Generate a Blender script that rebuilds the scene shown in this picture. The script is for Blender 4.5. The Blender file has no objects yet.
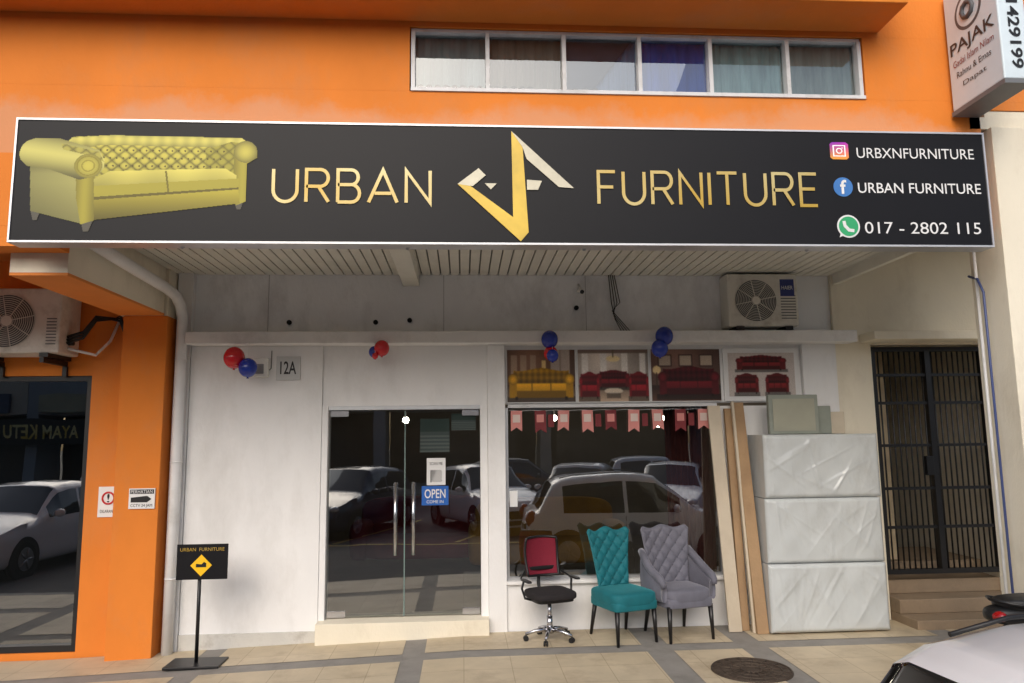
import bpy, bmesh, math, random
import numpy as np
from mathutils import Vector, Matrix
random.seed(7); rng=np.random.RandomState(5)
S=bpy.context.scene
# ---------------------------------------------------------------- helpers
def lin(c):
    o=[]
    for v in c[:3]:
        v=v/255.0
        o.append(v/12.92 if v<=0.04045 else ((v+0.055)/1.055)**2.4)
    return tuple(o)+(1.0,)
MATS={}
def M(name,col,rough=.6,var=.12,scale=2.5,bump=0.0,bscale=80,metal=0.0,coat=0.0,spec=.5,dirt=None,dirt_amt=.0,dirt_scale=1.2,stretch=(1,1,1)):
    if name in MATS: return MATS[name]
    m=bpy.data.materials.new(name); m.use_nodes=True
    nt=m.node_tree; N=nt.nodes; L=nt.links; b=N['Principled BSDF']
    c=lin(col)
    tc=N.new('ShaderNodeTexCoord'); mp=N.new('ShaderNodeMapping'); mp.inputs['Scale'].default_value=stretch
    L.new(tc.outputs['Object'],mp.inputs[0])
    n=N.new('ShaderNodeTexNoise'); n.inputs['Scale'].default_value=scale; n.inputs['Detail'].default_value=4; n.inputs['Roughness'].default_value=.62
    L.new(mp.outputs[0],n.inputs['Vector'])
    r=N.new('ShaderNodeValToRGB'); r.color_ramp.elements[0].position=.3; r.color_ramp.elements[1].position=.72
    r.color_ramp.elements[0].color=tuple(max(0,x*(1-var)) for x in c[:3])+(1,)
    r.color_ramp.elements[1].color=tuple(min(1,x*(1+var*.6)) for x in c[:3])+(1,)
    L.new(n.outputs['Fac'],r.inputs[0]); out=r.outputs[0]
    if dirt is not None:
        n2=N.new('ShaderNodeTexNoise'); n2.inputs['Scale'].default_value=dirt_scale; n2.inputs['Detail'].default_value=6; n2.inputs['Roughness'].default_value=.7
        L.new(mp.outputs[0],n2.inputs['Vector'])
        r2=N.new('ShaderNodeValToRGB'); r2.color_ramp.elements[0].position=.5; r2.color_ramp.elements[1].position=.72
        r2.color_ramp.elements[1].color=(dirt_amt,)*3+(1,)
        L.new(n2.outputs['Fac'],r2.inputs[0])
        mx=N.new('ShaderNodeMix'); mx.data_type='RGBA'; L.new(r2.outputs[0],mx.inputs[0]); L.new(out,mx.inputs[6]); mx.inputs[7].default_value=lin(dirt); out=mx.outputs[2]
    L.new(out,b.inputs['Base Color'])
    b.inputs['Roughness'].default_value=rough; b.inputs['Metallic'].default_value=metal
    b.inputs['Coat Weight'].default_value=coat; b.inputs['Coat Roughness'].default_value=.05
    b.inputs['Specular IOR Level'].default_value=spec
    if bump>0:
        nb=N.new('ShaderNodeTexNoise'); nb.inputs['Scale'].default_value=bscale; nb.inputs['Detail'].default_value=3
        L.new(mp.outputs[0],nb.inputs['Vector'])
        bp=N.new('ShaderNodeBump'); bp.inputs['Strength'].default_value=bump; bp.inputs['Distance'].default_value=.02
        L.new(nb.outputs['Fac'],bp.inputs['Height']); L.new(bp.outputs[0],b.inputs['Normal'])
    MATS[name]=m; return m
def nd(m): return m.node_tree.nodes, m.node_tree.links, m.node_tree.nodes['Principled BSDF']
def empty(name,loc=(0,0,0),rot=0):
    e=bpy.data.objects.new(name,None); S.collection.objects.link(e); e.location=loc; e.rotation_euler=(0,0,rot); e.empty_display_size=.2
    return e
def mk(name,verts,faces,mat,parent=None,smooth=False,bevel=0,mats=None,midx=None,seg=2):
    me=bpy.data.meshes.new(name); me.from_pydata([tuple(v) for v in verts],[],[tuple(f) for f in faces]); me.update()
    for mm in (mats or [mat]): me.materials.append(mm)
    if midx is not None:
        for p,i in zip(me.polygons,midx): p.material_index=int(i)
    if smooth:
        for p in me.polygons: p.use_smooth=True
    o=bpy.data.objects.new(name,me); S.collection.objects.link(o)
    if parent is not None: o.parent=parent
    if bevel>0:
        md=o.modifiers.new('b','BEVEL'); md.width=bevel; md.segments=seg; md.limit_method='ANGLE'
        for p in me.polygons: p.use_smooth=True
        wn=o.modifiers.new('wn','WEIGHTED_NORMAL'); wn.keep_sharp=False
    return o
def box(name,x0,x1,y0,y1,z0,z1,mat,parent=None,bevel=0,seg=2):
    v=[(x0,y0,z0),(x1,y0,z0),(x1,y1,z0),(x0,y1,z0),(x0,y0,z1),(x1,y0,z1),(x1,y1,z1),(x0,y1,z1)]
    f=[(0,3,2,1),(4,5,6,7),(0,1,5,4),(1,2,6,5),(2,3,7,6),(3,0,4,7)]
    return mk(name,v,f,mat,parent,bevel=bevel,seg=seg)
def frame_of(d):
    d=d.normalized(); a=Vector((0,0,1)) if abs(d.z)<.9 else Vector((1,0,0))
    u=d.cross(a).normalized(); w=u.cross(d).normalized(); return u,w
def tube(name,pts,r,mat,parent=None,n=12,smooth=True,cap=True):
    pts=[Vector(p) for p in pts]
    rs=r if isinstance(r,(list,tuple)) else [r]*len(pts)
    V=[];F=[]
    u=None
    for i,p in enumerate(pts):
        d=(pts[min(i+1,len(pts)-1)]-pts[max(i-1,0)]).normalized()
        if u is None: u,w=frame_of(d); w=d.cross(u).normalized()
        else:
            u=(u-d*u.dot(d)); u.normalize(); w=d.cross(u).normalized()
        for k in range(n):
            a=2*math.pi*k/n; V.append(p+(u*math.cos(a)+w*math.sin(a))*rs[i])
    for i in range(len(pts)-1):
        for k in range(n):
            a=i*n+k;b=i*n+(k+1)%n; F.append((a,b,b+n,a+n))
    if cap: F.append(tuple(range(n))[::-1]); F.append(tuple(range((len(pts)-1)*n,len(pts)*n)))
    o=mk(name,V,F,mat,parent)
    if smooth:
        for p in o.data.polygons: p.use_smooth=len(p.vertices)==4
    return o
def cyl(name,p0,p1,r,mat,parent=None,n=24): return tube(name,[p0,p1],r,mat,parent,n)
def prism(name,pts,y0,y1,mat,parent=None,bevel=0):
    n=len(pts); V=[(x,y0,z) for x,z in pts]+[(x,y1,z) for x,z in pts]
    F=[tuple(range(n)),tuple(range(2*n-1,n-1,-1))]+[(i,i+n,(i+1)%n+n,(i+1)%n) for i in range(n)]
    o=mk(name,V,F,mat,parent,bevel=bevel)
    bm=bmesh.new(); bm.from_mesh(o.data); bmesh.ops.recalc_face_normals(bm,faces=bm.faces); bm.to_mesh(o.data); bm.free()
    return o
def ellipsoid(name,c,r,mat,parent=None,nu=28,nv=18,p=1.0):
    V=[];F=[]
    sg=lambda v,e: math.copysign(abs(v)**e,v)
    for j in range(nv+1):
        t=-math.pi/2+math.pi*j/nv
        for i in range(nu):
            a=2*math.pi*i/nu
            V.append((c[0]+r[0]*sg(math.cos(t),p)*sg(math.cos(a),p),c[1]+r[1]*sg(math.cos(t),p)*sg(math.sin(a),p),c[2]+r[2]*sg(math.sin(t),p)))
    for j in range(nv):
        for i in range(nu):
            a=j*nu+i;b=j*nu+(i+1)%nu; F.append((a,b,b+nu,a+nu))
    return mk(name,V,F,mat,parent,smooth=True)
def ring(name,c,R,r,mat,parent=None,axis='Y',n=36,m=10):
    V=[];F=[]
    for i in range(n):
        a=2*math.pi*i/n
        for k in range(m):
            b=2*math.pi*k/m; q=R+r*math.cos(b); h=r*math.sin(b)
            if axis=='Y': V.append((c[0]+q*math.cos(a),c[1]+h,c[2]+q*math.sin(a)))
            elif axis=='Z': V.append((c[0]+q*math.cos(a),c[1]+q*math.sin(a),c[2]+h))
            else: V.append((c[0]+h,c[1]+q*math.cos(a),c[2]+q*math.sin(a)))
    for i in range(n):
        for k in range(m):
            F.append((i*m+k,((i+1)%n)*m+k,((i+1)%n)*m+(k+1)%m,i*m+(k+1)%m))
    return mk(name,V,F,mat,parent,smooth=True)
def text(name,body,x0,x1,z0,z1,y,mat,parent=None,rot=None,offset=0.0):
    cu=bpy.data.curves.new(name,'FONT'); cu.body=body; cu.size=1; cu.offset=offset; cu.resolution_u=4
    o=bpy.data.objects.new(name,cu); S.collection.objects.link(o)
    dg=bpy.context.evaluated_depsgraph_get(); me=bpy.data.meshes.new_from_object(o.evaluated_get(dg)); bpy.data.objects.remove(o)
    co=np.array([v.co[:] for v in me.vertices]); mn=co.min(0); mx=co.max(0)
    T=(co-mn)/np.maximum(mx-mn,1e-6)
    for v,t in zip(me.vertices,T):
        if rot=='L': v.co=(y, x0+(x1-x0)*t[0], z0+(z1-z0)*t[1])
        elif rot=='V': v.co=(x0+(x1-x0)*t[1], y, z1-(z1-z0)*t[0])
        elif rot=='B': v.co=(x1-(x1-x0)*t[0], y, z0+(z1-z0)*t[1])
        else: v.co=(x0+(x1-x0)*t[0], y, z0+(z1-z0)*t[1])
    me.materials.clear(); me.materials.append(mat)
    o=bpy.data.objects.new(name,me); S.collection.objects.link(o)
    if parent is not None: o.parent=parent
    return o
def inpoly(X,Y,poly):
    r=np.zeros(X.shape,bool); n=len(poly); j=n-1
    for i in range(n):
        xi,yi=poly[i]; xj,yj=poly[j]
        c=((yi>Y)!=(yj>Y))&(X<(xj-xi)*(Y-yi)/((yj-yi)+1e-9)+xi); r^=c; j=i
    return r
m_print=bpy.data.materials.new('printed_vinyl'); m_print.use_nodes=True
_N,_L,_b=nd(m_print); _a=_N.new('ShaderNodeAttribute'); _a.attribute_name='Col'; _L.new(_a.outputs['Color'],_b.inputs['Base Color']); _b.inputs['Roughness'].default_value=.45; _b.inputs['Specular IOR Level'].default_value=.3
def panel(name,x0,x1,z0,z1,y,nx,ny,fn,parent=None):
    """flat printed panel; fn(U,V)->(rgb 0..255 array, mask)"""
    u=(np.arange(nx)+.5)/nx; v=(np.arange(ny)+.5)/ny
    U,Vv=np.meshgrid(u,v); rgb,mask=fn(U,Vv)
    gx=np.linspace(x0,x1,nx+1); gz_=np.linspace(z0,z1,ny+1)
    verts=[(a,y,b) for b in gz_ for a in gx]; faces=[];cols=[]
    s=np.clip(rgb/255.,0,1); l=np.where(s<=.04045,s/12.92,((s+.055)/1.055)**2.4)
    for j in range(ny):
        for i in range(nx):
            if mask[j,i]:
                a=j*(nx+1)+i; faces.append((a,a+1,a+nx+2,a+nx+1)); cols.append(l[j,i])
    o=mk(name,verts,faces,m_print,parent)
    at=o.data.color_attributes.new('Col','FLOAT_COLOR','CORNER')
    arr=np.ones((len(faces),4,4),np.float32); arr[:,:,:3]=np.array(cols)[:,None,:]
    at.data.foreach_set('color',arr.ravel())
    return o
# ---------------------------------------------------------------- materials
m_white=M('white_painted_plaster',(238,238,238),.7,.05,1.6,.12,60,dirt=(194,192,188),dirt_amt=.45,dirt_scale=1.1,stretch=(1,1,.45))
m_beam=M('grey_white_beam_paint',(240,242,244),.75,.06,1.5,.15,40,dirt=(172,172,172),dirt_amt=.5,dirt_scale=1.6,stretch=(1,1,.5))
m_cream=M('cream_painted_plaster',(236,228,208),.75,.06,1.4,.15,50,dirt=(184,170,146),dirt_amt=.45,dirt_scale=1.2,stretch=(1,1,.5))
m_orange=M('orange_painted_plaster',(226,132,52),.75,.09,1.2,.15,45,dirt=(204,134,82),dirt_amt=.5,dirt_scale=1.5,stretch=(1,1,.6),spec=.25)
m_orange_d=M('orange_soffit_paint',(226,136,58),.7,.1,1.5,.1,45)
m_pvc=M('white_pvc_pipe',(228,229,230),.35,.06,2,dirt=(180,178,170),dirt_amt=.4,dirt_scale=3)
m_ledge=M('white_ledge_paint',(242,242,242),.55,.05,3,.05,60,dirt=(180,180,176),dirt_amt=.4,dirt_scale=3)
m_ceil=M('white_metal_ceiling_strip',(228,226,216),.45,.06,3,dirt=(170,164,148),dirt_amt=.4)
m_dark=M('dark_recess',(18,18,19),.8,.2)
m_black=M('black_plastic',(20,20,22),.45,.15,6)
m_blackmetal=M('black_painted_metal',(24,24,26),.4,.2,8)
m_chrome=M('brushed_steel',(200,200,205),.22,.05,12,metal=1.0)
m_alu=M('aluminium_frame',(190,192,195),.35,.06,8,metal=.6)
m_framew=M('white_window_frame',(215,216,218),.4,.05,5,dirt=(150,148,140),dirt_amt=.5,dirt_scale=4)
m_signblk=M('sign_black_vinyl',(21,21,25),.45,.15,1.0,spec=.22)
m_signback=M('sign_edge_aluminium',(205,205,208),.35,.08,6,metal=.5)
m_whiteplas=M('white_plastic',(228,228,224),.4,.05,5,dirt=(170,165,150),dirt_amt=.25,dirt_scale=5)
m_acwhite=M('ac_casing_white',(216,214,206),.45,.05,5,dirt=(150,142,128),dirt_amt=.55,dirt_scale=4)
m_paper=M('white_paper',(232,232,232),.6,.03,5)
m_blue=M('blue_print',(24,94,180),.5,.05,5)
m_red=M('red_print',(200,30,35),.5,.05,5)
m_yellow=M('yellow_print',(250,196,20),.5,.05,5)
m_stone=M('step_stone',(150,130,106),.7,.15,6,.15,60,dirt=(98,84,70),dirt_amt=.6,dirt_scale=3)
m_w=M('plastic_wrapped_carton',(194,199,200),.32,.08,2.0,.35,3.2,coat=.5,dirt=(162,163,160),dirt_amt=.6,dirt_scale=2.4,stretch=(1.6,1,.7))
m_cardb=M('brown_cardboard',(166,136,102),.75,.12,4,.1,50,dirt=(130,102,74),dirt_amt=.5)
m_cardb2=M('pale_board',(198,186,166),.6,.08,3,.05,50,dirt=(166,148,122),dirt_amt=.4)
m_bred=M('red_balloon',(206,14,30),.25,.03,3,coat=.4)
m_bblue=M('blue_balloon',(14,48,156),.25,.03,3,coat=.4)
def goldmat():
    m=M('gold_foil_vinyl',(206,168,58),.35,.1,3,metal=.15)
    N,L,b=nd(m); tc=N.new('ShaderNodeTexCoord'); w=N.new('ShaderNodeTexNoise'); w.inputs['Scale'].default_value=1.6; w.inputs['Detail'].default_value=1
    L.new(tc.outputs['Object'],w.inputs[0]); r=N.new('ShaderNodeValToRGB')
    r.color_ramp.elements[0].position=.36; r.color_ramp.elements[0].color=lin((188,154,58)); r.color_ramp.elements[1].position=.64; r.color_ramp.elements[1].color=lin((202,190,140))
    L.new(w.outputs['Fac'],r.inputs[0]); L.new(r.outputs[0],b.inputs['Base Color']); return m
m_gold=goldmat()
m_goldlogo=M('gold_logo_vinyl',(212,178,60),.35,.25,3,metal=.1)
m_silver=M('pale_gold_vinyl',(196,190,168),.35,.2,4,metal=.1)
m_white_print=M('white_print',(226,226,226),.5,.03,5)
def glassmat(name,refl,tint,rough=.0,wav=.05):
    m=bpy.data.materials.new(name); m.use_nodes=True; N=m.node_tree.nodes; L=m.node_tree.links; N.clear()
    o=N.new('ShaderNodeOutputMaterial'); g=N.new('ShaderNodeBsdfGlossy'); g.inputs['Roughness'].default_value=rough; g.inputs['Color'].default_value=(.9,.93,.95,1)
    t=N.new('ShaderNodeBsdfTransparent'); t.inputs['Color'].default_value=tint+(1,)
    lw=N.new('ShaderNodeFresnel'); lw.inputs['IOR'].default_value=1.5
    ad=N.new('ShaderNodeMath'); ad.operation='ADD'; ad.use_clamp=True; ad.inputs[1].default_value=refl; L.new(lw.outputs[0],ad.inputs[0])
    tc=N.new('ShaderNodeTexCoord'); n=N.new('ShaderNodeTexNoise'); n.inputs['Scale'].default_value=1.3; L.new(tc.outputs['Object'],n.inputs[0])
    bp=N.new('ShaderNodeBump'); bp.inputs['Strength'].default_value=wav; bp.inputs['Distance'].default_value=.01; L.new(n.outputs['Fac'],bp.inputs['Height']); L.new(bp.outputs[0],g.inputs['Normal'])
    mx=N.new('ShaderNodeMixShader'); L.new(ad.outputs[0],mx.inputs[0]); L.new(t.outputs[0],mx.inputs[1]); L.new(g.outputs[0],mx.inputs[2]); L.new(mx.outputs[0],o.inputs[0])
    return m
m_glass=glassmat('shop_glass',.185,(.66,.69,.69),wav=.09)
m_glassup=glassmat('upper_window_glass',.08,(.85,.89,.92))
# ---------------------------------------------------------------- ground, pavement, road
def gz(x): return 0.0 if x>=0 else max(-.135,.034*x)
m_ground=M('ground_earth',(120,115,100),.9,.2,.3)
mk('ground',[(-250,-250,-.33),(250,-250,-.33),(250,250,-.33),(-250,250,-.33)],[(0,1,2,3)],m_ground)
m_asph=M('asphalt',(74,74,77),.85,.2,.6,.4,120,dirt=(98,96,93),dirt_amt=.5,dirt_scale=.8)
mk('road',[(-60,-20,-.28),(60,-20,-.28),(60,-3.25,-.28),(-60,-3.25,-.28)],[(0,1,2,3)],m_asph)
road_marks=empty('parking_bay_markings')
m_mark=M('worn_yellow_line',(214,190,110),.7,.2,3)
for i,x in enumerate([-9,-6.4,-3.8,-1.2,1.4,4.0,6.6]):
    mk('bay_line_%d'%i,[(x,-12.9,-.275),(x+.1,-12.9,-.275),(x-1.5,-8.5,-.275),(x-1.6,-8.5,-.275)],[(0,1,2,3)],m_mark,road_marks)
mk('edge_line',[(-20,-8.3,-.274),(20,-8.3,-.274),(20,-8.18,-.274),(-20,-8.18,-.274)],[(0,1,2,3)],m_mark,road_marks)
def sheet(name,x0,x1,y0,y1,dz,mat,parent=None):
    xs=sorted(set([x0,x1]+[q for q in (-3.97,0) if x0<q<x1]))
    V=[];F=[]
    for x in xs: V+= [(x,y0,gz(x)+dz),(x,y1,gz(x)+dz)]
    for i in range(len(xs)-1): a=2*i; F.append((a,a+2,a+3,a+1))
    return mk(name,V,F,mat,parent)
pave=empty('pavement')
m_band=M('grey_paving_band',(142,138,132),.8,.12,5,.2,90,dirt=(108,104,98),dirt_amt=.6,dirt_scale=2.2)
sheet('paving_base',-14,14,-3.1,.6,0,m_band,pave)
m_tile=M('beige_floor_tiles',(200,185,158),.55,.12,3,.1,70,dirt=(150,133,110),dirt_amt=.75,dirt_scale=1.4)
N,L,b=nd(m_tile)
src=b.inputs['Base Color'].links[0].from_socket
tc=N.new('ShaderNodeTexCoord'); br=N.new('ShaderNodeTexBrick'); br.offset=0; br.inputs['Scale'].default_value=1; br.inputs['Brick Width'].default_value=.4; br.inputs['Row Height'].default_value=.4; br.inputs['Mortar Size'].default_value=.004; br.inputs['Mortar Smooth'].default_value=.3
br.inputs['Color1'].default_value=(1,1,1,1); br.inputs['Color2'].default_value=(.93,.92,.90,1); br.inputs['Mortar'].default_value=(.68,.65,.6,1)
L.new(tc.outputs['Object'],br.inputs['Vector']); mx=N.new('ShaderNodeMix'); mx.data_type='RGBA'; mx.blend_type='MULTIPLY'; mx.inputs[0].default_value=1
L.new(src,mx.inputs[6]); L.new(br.outputs['Color'],mx.inputs[7]); L.new(mx.outputs[2],b.inputs['Base Color'])
xb=[-13.8,-8.6,-8.3,-5.0,-4.75,-2.45,-2.25,-.55,-.35,1.62,1.86,2.48,2.72,4.45,4.65,8,8.2,13.8]
for i in range(0,len(xb),2):
    for j,(ya,yb) in enumerate([(-.62,-.02),(-1.95,-.84),(-3.05,-2.2)]):
        sheet('tile_panel_%d_%d'%(i,j),xb[i],xb[i+1],ya,yb,.004,m_tile,pave)
m_kerb=M('kerb_concrete',(150,148,142),.85,.15,4,.3,60)
box('kerb_left',-60,-.02,-3.26,-3.1,-.31,-.14,m_kerb,pave); box('kerb_right',0,60,-3.26,-3.1,-.31,-.001,m_kerb,pave)
mh=empty('manhole_cover',(2.32,-1.46,.008))
m_iron=M('cast_iron',(78,66,56),.7,.25,9,.3,60,metal=.3)
cyl('disc',(0,0,-.02),(0,0,.004),.32,m_iron,mh,48)
for R_ in (.31,.24,.16,.08): ring('rib_%d'%int(R_*100),(0,0,.005),R_,.008,m_iron,mh,'Z',48,6)
for k in range(16):
    a=k*math.pi/8; cyl('spoke_%d'%k,(.09*math.cos(a),.09*math.sin(a),.005),(.3*math.cos(a),.3*math.sin(a),.005),.006,m_iron,mh,6)
dg_=empty('drain_grating',(-2.1,-1.72,gz(-2.1)+.006))
for k in range(14): box('bar_%d'%k,-.3+k*.045,-.28+k*.045,-.2,.2,0,.02,m_iron,dg_)
# ---------------------------------------------------------------- the shophouse
B=empty('shophouse_building')
box('wall_left_of_door',-2.73,-1.42,0,.2,-.3,2.85,m_white,B,.006)
box('skirting',-2.729,-1.421,-.02,-.001,-.3,.06,M('scuffed_skirting',(206,204,198),.8,.1,3,.2,50,dirt=(140,132,120),dirt_amt=.7,dirt_scale=3),B,.004)
box('wall_above_door',-1.419,.249,.03,.2,2.235,2.85,m_white,B)
box('door_pilaster',.25,.43,-.03,.2,-.3,2.849,m_white,B,.006)
box('wall_below_window',.431,3.97,0,.2,-.3,.45,m_white,B)
box('window_sill',.431,2.66,-.05,.19,.451,.485,m_ledge,B,.005)
box('wall_right_of_window',2.66,3.97,.0,.2,.452,2.2,m_white,B)
box('wall_right_of_posters',3.6,3.969,.0,.2,2.201,2.85,m_white,B)
box('poster_backing',.431,3.599,.06,.2,2.24,2.85,m_white,B)
box('ledge',-2.735,4.13,-.17,.25,2.851,2.975,m_ledge,B,.008)
box('upper_beam',-2.73,3.97,.06,.3,2.976,3.62,m_beam,B)
for i,x in enumerate([-2.0,-.2,1.3]): box('beam_joint_%d'%i,x,x+.006,.056,.06,2.98,3.6,M('joint_grey',(180,180,182),.8),B)  # thin grey strips mark the panel joints
for i,(x,z) in enumerate([(-1.78,3.1),(-.9,3.1),(-.55,3.12),(1.2,3.25)]): cyl('conduit_hole_%d'%i,(x,.04,z),(x,.07,z),.025,m_dark,B,16)
box('cream_wall',3.971,4.37,.02,.3,-.1,4.3,m_cream,B)
box('cream_wall_above_grille',4.371,5.66,.02,.3,2.84,4.3,m_cream,B)
box('cream_wall_right',5.661,9,.02,.3,-.1,4.3,m_cream,B)
box('stair_canopy',4.25,5.75,-.28,.018,2.86,2.95,m_cream,B,.01)
for i in range(4): box('step_%d'%i,4.38,6.3,-.42+.28*i,.6+.28*i,-.05+(.14*i),.09+.14*i+.0,m_stone,B,.01)
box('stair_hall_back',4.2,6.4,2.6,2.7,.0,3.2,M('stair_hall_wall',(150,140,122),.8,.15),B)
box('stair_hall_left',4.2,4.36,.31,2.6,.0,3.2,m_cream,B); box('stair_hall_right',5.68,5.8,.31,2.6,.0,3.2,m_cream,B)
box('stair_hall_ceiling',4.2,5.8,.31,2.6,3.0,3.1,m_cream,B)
box('stair_hall_lit_wall',4.361,4.82,.55,.7,.5,2.99,M('stair_lit_wall',(206,188,156),.8,.15),B)  # added wall, set forward in a paler colour to look lit
gate=empty('folding_grille_gate')
box('frame_l',4.385,4.43,.05,.1,.44,2.82,m_blackmetal,gate); box('frame_r',5.6,5.645,.05,.1,.44,2.82,m_blackmetal,gate)
box('frame_t',4.431,5.599,.05,.1,2.77,2.82,m_blackmetal,gate); box('frame_b',4.431,5.599,.05,.1,.44,.49,m_blackmetal,gate)
box('frame_m',4.98,5.04,.045,.105,.491,2.769,m_blackmetal,gate)
for k in range(19):
    x=4.47+k*.06
    if abs(x-5.01)<.04: continue
    cyl('bar_%d'%k,(x,.075,.49),(x,.075,2.77),.009,m_blackmetal,gate,8)
for z in (.9,1.3,1.75,2.2,2.5):
    box('rail_a%d'%int(z*100),4.431,4.979,.06,.09,z,z+.03,m_blackmetal,gate); box('rail_b%d'%int(z*100),5.041,5.599,.06,.09,z,z+.03,m_blackmetal,gate)
box('lock_box',4.9,4.98,.03,.11,1.45,1.65,m_blackmetal,gate,.004)
box('ceiling_deck',-2.93,4.06,-2.2,.3,3.625,3.66,M('ceiling_deck_grey',(120,120,118),.8),B)  # plain grey deck behind the slatted strips
x=-2.92;k=0
while x<4.0:
    box('ceiling_strip_%d'%k,x,x+.085,-2.19,.058,3.6,3.622,m_ceil,B); x+=.1;k+=1
box('ceiling_cross_beam',-.62,-.45,-2.19,.05,3.48,3.599,m_ceil,B,.004)
box('ceiling_trim_right',4.0,4.06,-2.19,.3,3.5,3.7,m_ceil,B)
box('ceiling_trim_cross',-2.92,4.0,-1.2,-1.16,3.585,3.5995,m_ceil,B)
box('entrance_light_block',4.061,9,-2.2,.3,4.301,4.4,m_cream,B)  # unseen slab added above the entrance to keep light out
box('side_beam',-3.35,-2.935,-2.0,-.201,3.152,3.8,m_cream,B)
box('side_beam_soffit',-3.352,-2.932,-2.0,-.201,3.13,3.151,m_orange_d,B)
box('pillar_left',-3.32,-2.9,-.2,.2,-.3,3.129,m_orange,B,.006)
box('pillar_left_head',-3.35,-2.9,-.2,.2,3.1295,3.8,m_cream,B)
box('pillar_return',-2.899,-2.731,.05,.2,-.3,3.62,m_white,B)
FX0,FX1=-9,5.2
box('facade_left_apron',FX0,-2.931,-2.2,-2.001,3.3,3.45,m_orange,B)
box('facade_below_windows',FX0,4.15,-2.2,-2.0,3.451,4.53,m_orange,B)
box('facade_right_lower',4.151,FX1,-2.2,-2.0,4.46,4.53,m_orange,B)
box('facade_left_of_windows',FX0,-.40,-2.2,-2.0,4.531,5.06,m_orange,B)
box('facade_right_of_windows',3.22,FX1,-2.2,-2.0,4.531,5.06,m_orange,B)
box('facade_above',FX0,FX1,-2.2,-2.0,5.061,8.5,m_orange,B)
box('sun_shade_slab',-9,3.36,-2.62,-2.201,5.10,5.26,m_orange,B,.01)
box('sun_shade_slab_upper',-9,3.36,-2.75,-2.201,5.261,5.5,m_orange,B,.01)
box('upper_light_block',FX0,9,-1.6,8,4.41,8.5,m_dark,B)  # unseen upper-storey volume, added to block light from above
box('party_wall_right',5.2,9,-2.2,-2.0,4.3,8.5,m_cream,B)
# worn primer patches on the orange wall just above the sign
N,L,b=nd(m_orange)
src=b.inputs['Base Color'].links[0].from_socket
tc=N.new('ShaderNodeTexCoord'); sx=N.new('ShaderNodeSeparateXYZ'); L.new(tc.outputs['Object'],sx.inputs[0])
mr=N.new('ShaderNodeMapRange'); mr.inputs[1].default_value=4.22; mr.inputs[2].default_value=4.60; mr.inputs[3].default_value=.32; mr.inputs[4].default_value=-.18; L.new(sx.outputs['Z'],mr.inputs[0])
mr2=N.new('ShaderNodeMath'); mr2.operation='GREATER_THAN'; mr2.inputs[1].default_value=4.0; L.new(sx.outputs['Z'],mr2.inputs[0])
nz=N.new('ShaderNodeTexNoise'); nz.inputs['Scale'].default_value=1.3; nz.inputs['Detail'].default_value=9; nz.inputs['Roughness'].default_value=.68; L.new(tc.outputs['Object'],nz.inputs[0])
ad=N.new('ShaderNodeMath'); ad.operation='ADD'; L.new(mr.outputs[0],ad.inputs[0]); L.new(nz.outputs['Fac'],ad.inputs[1])
rp=N.new('ShaderNodeValToRGB'); rp.color_ramp.elements[0].position=.54; rp.color_ramp.elements[1].position=.72; L.new(ad.outputs[0],rp.inputs[0])
mu=N.new('ShaderNodeMath'); mu.operation='MULTIPLY'; L.new(rp.outputs[0],mu.inputs[0]); L.new(mr2.outputs[0],mu.inputs[1])
mu2=N.new('ShaderNodeMath'); mu2.operation='MULTIPLY'; L.new(mu.outputs[0],mu2.inputs[0]); mu2.inputs[1].default_value=.45
mx=N.new('ShaderNodeMix'); mx.data_type='RGBA'; L.new(mu2.outputs[0],mx.inputs[0]); L.new(src,mx.inputs[6]); mx.inputs[7].default_value=lin((204,164,138)); L.new(mx.outputs[2],b.inputs['Base Color'])
# upper windows
wx=[-.39,.20,.80,1.40,1.97,2.60,3.21]
box('upwin_frame_top',-.39,3.21,-2.18,-2.1,5.03,5.055,m_framew,B); box('upwin_frame_bottom',-.39,3.21,-2.215,-2.1,4.532,4.56,m_framew,B)
for i,x in enumerate(wx):
    xa=x-.015 if 0<i<6 else (x if i==0 else x-.03)
    box('upwin_mullion_%d'%i,xa,xa+.030,-2.19,-2.11,4.561,5.029,m_framew,B)
mk('upwin_glass',[(-.39,-2.13,4.55),(3.21,-2.13,4.55),(3.21,-2.13,5.04),(-.39,-2.13,5.04)],[(0,1,2,3)],m_glassup,B)
curt=[(120,136,136),(116,110,100),(84,106,138),(4,72,158),(138,166,166),(134,148,144)]
for i in range(6):
    m=M('curtain_%d'%i,curt[i],.8,.35,2.2,stretch=(4,1,.6)); n=60; V=[];F=[]
    for k in range(n+1):
        xx=wx[i]+(wx[i+1]-wx[i])*k/n; yy=-2.085+.010*math.sin(k*.8+i)+.005*math.sin(k*2.1+i*2)
        V+=[(xx,yy,4.5),(xx,yy,5.1)]
    for k in range(n): F.append((2*k,2*k+2,2*k+3,2*k+1))
    mk('upwin_curtain_%d'%i,V,F,m,B,smooth=True)
mk('upwin_drape_diag',[(.83,-2.112,4.56),(1.0,-2.112,4.56),(1.36,-2.112,5.03),(.83,-2.112,5.03)],[(0,1,2,3)],M('dark_drape',(50,56,72),.8,.3,6),B)
rolls=empty('bottle_row',(0,0,0))
for k in range(17):
    xx=-.32+k*.066 if k<14 else .9+(k-14)*.075
    if abs(xx-.2)<.035: continue
    ellipsoid('bottle_%d'%k,(xx,-2.120,4.595),(.030,.008,.033),m_black,rolls,14,10)
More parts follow.
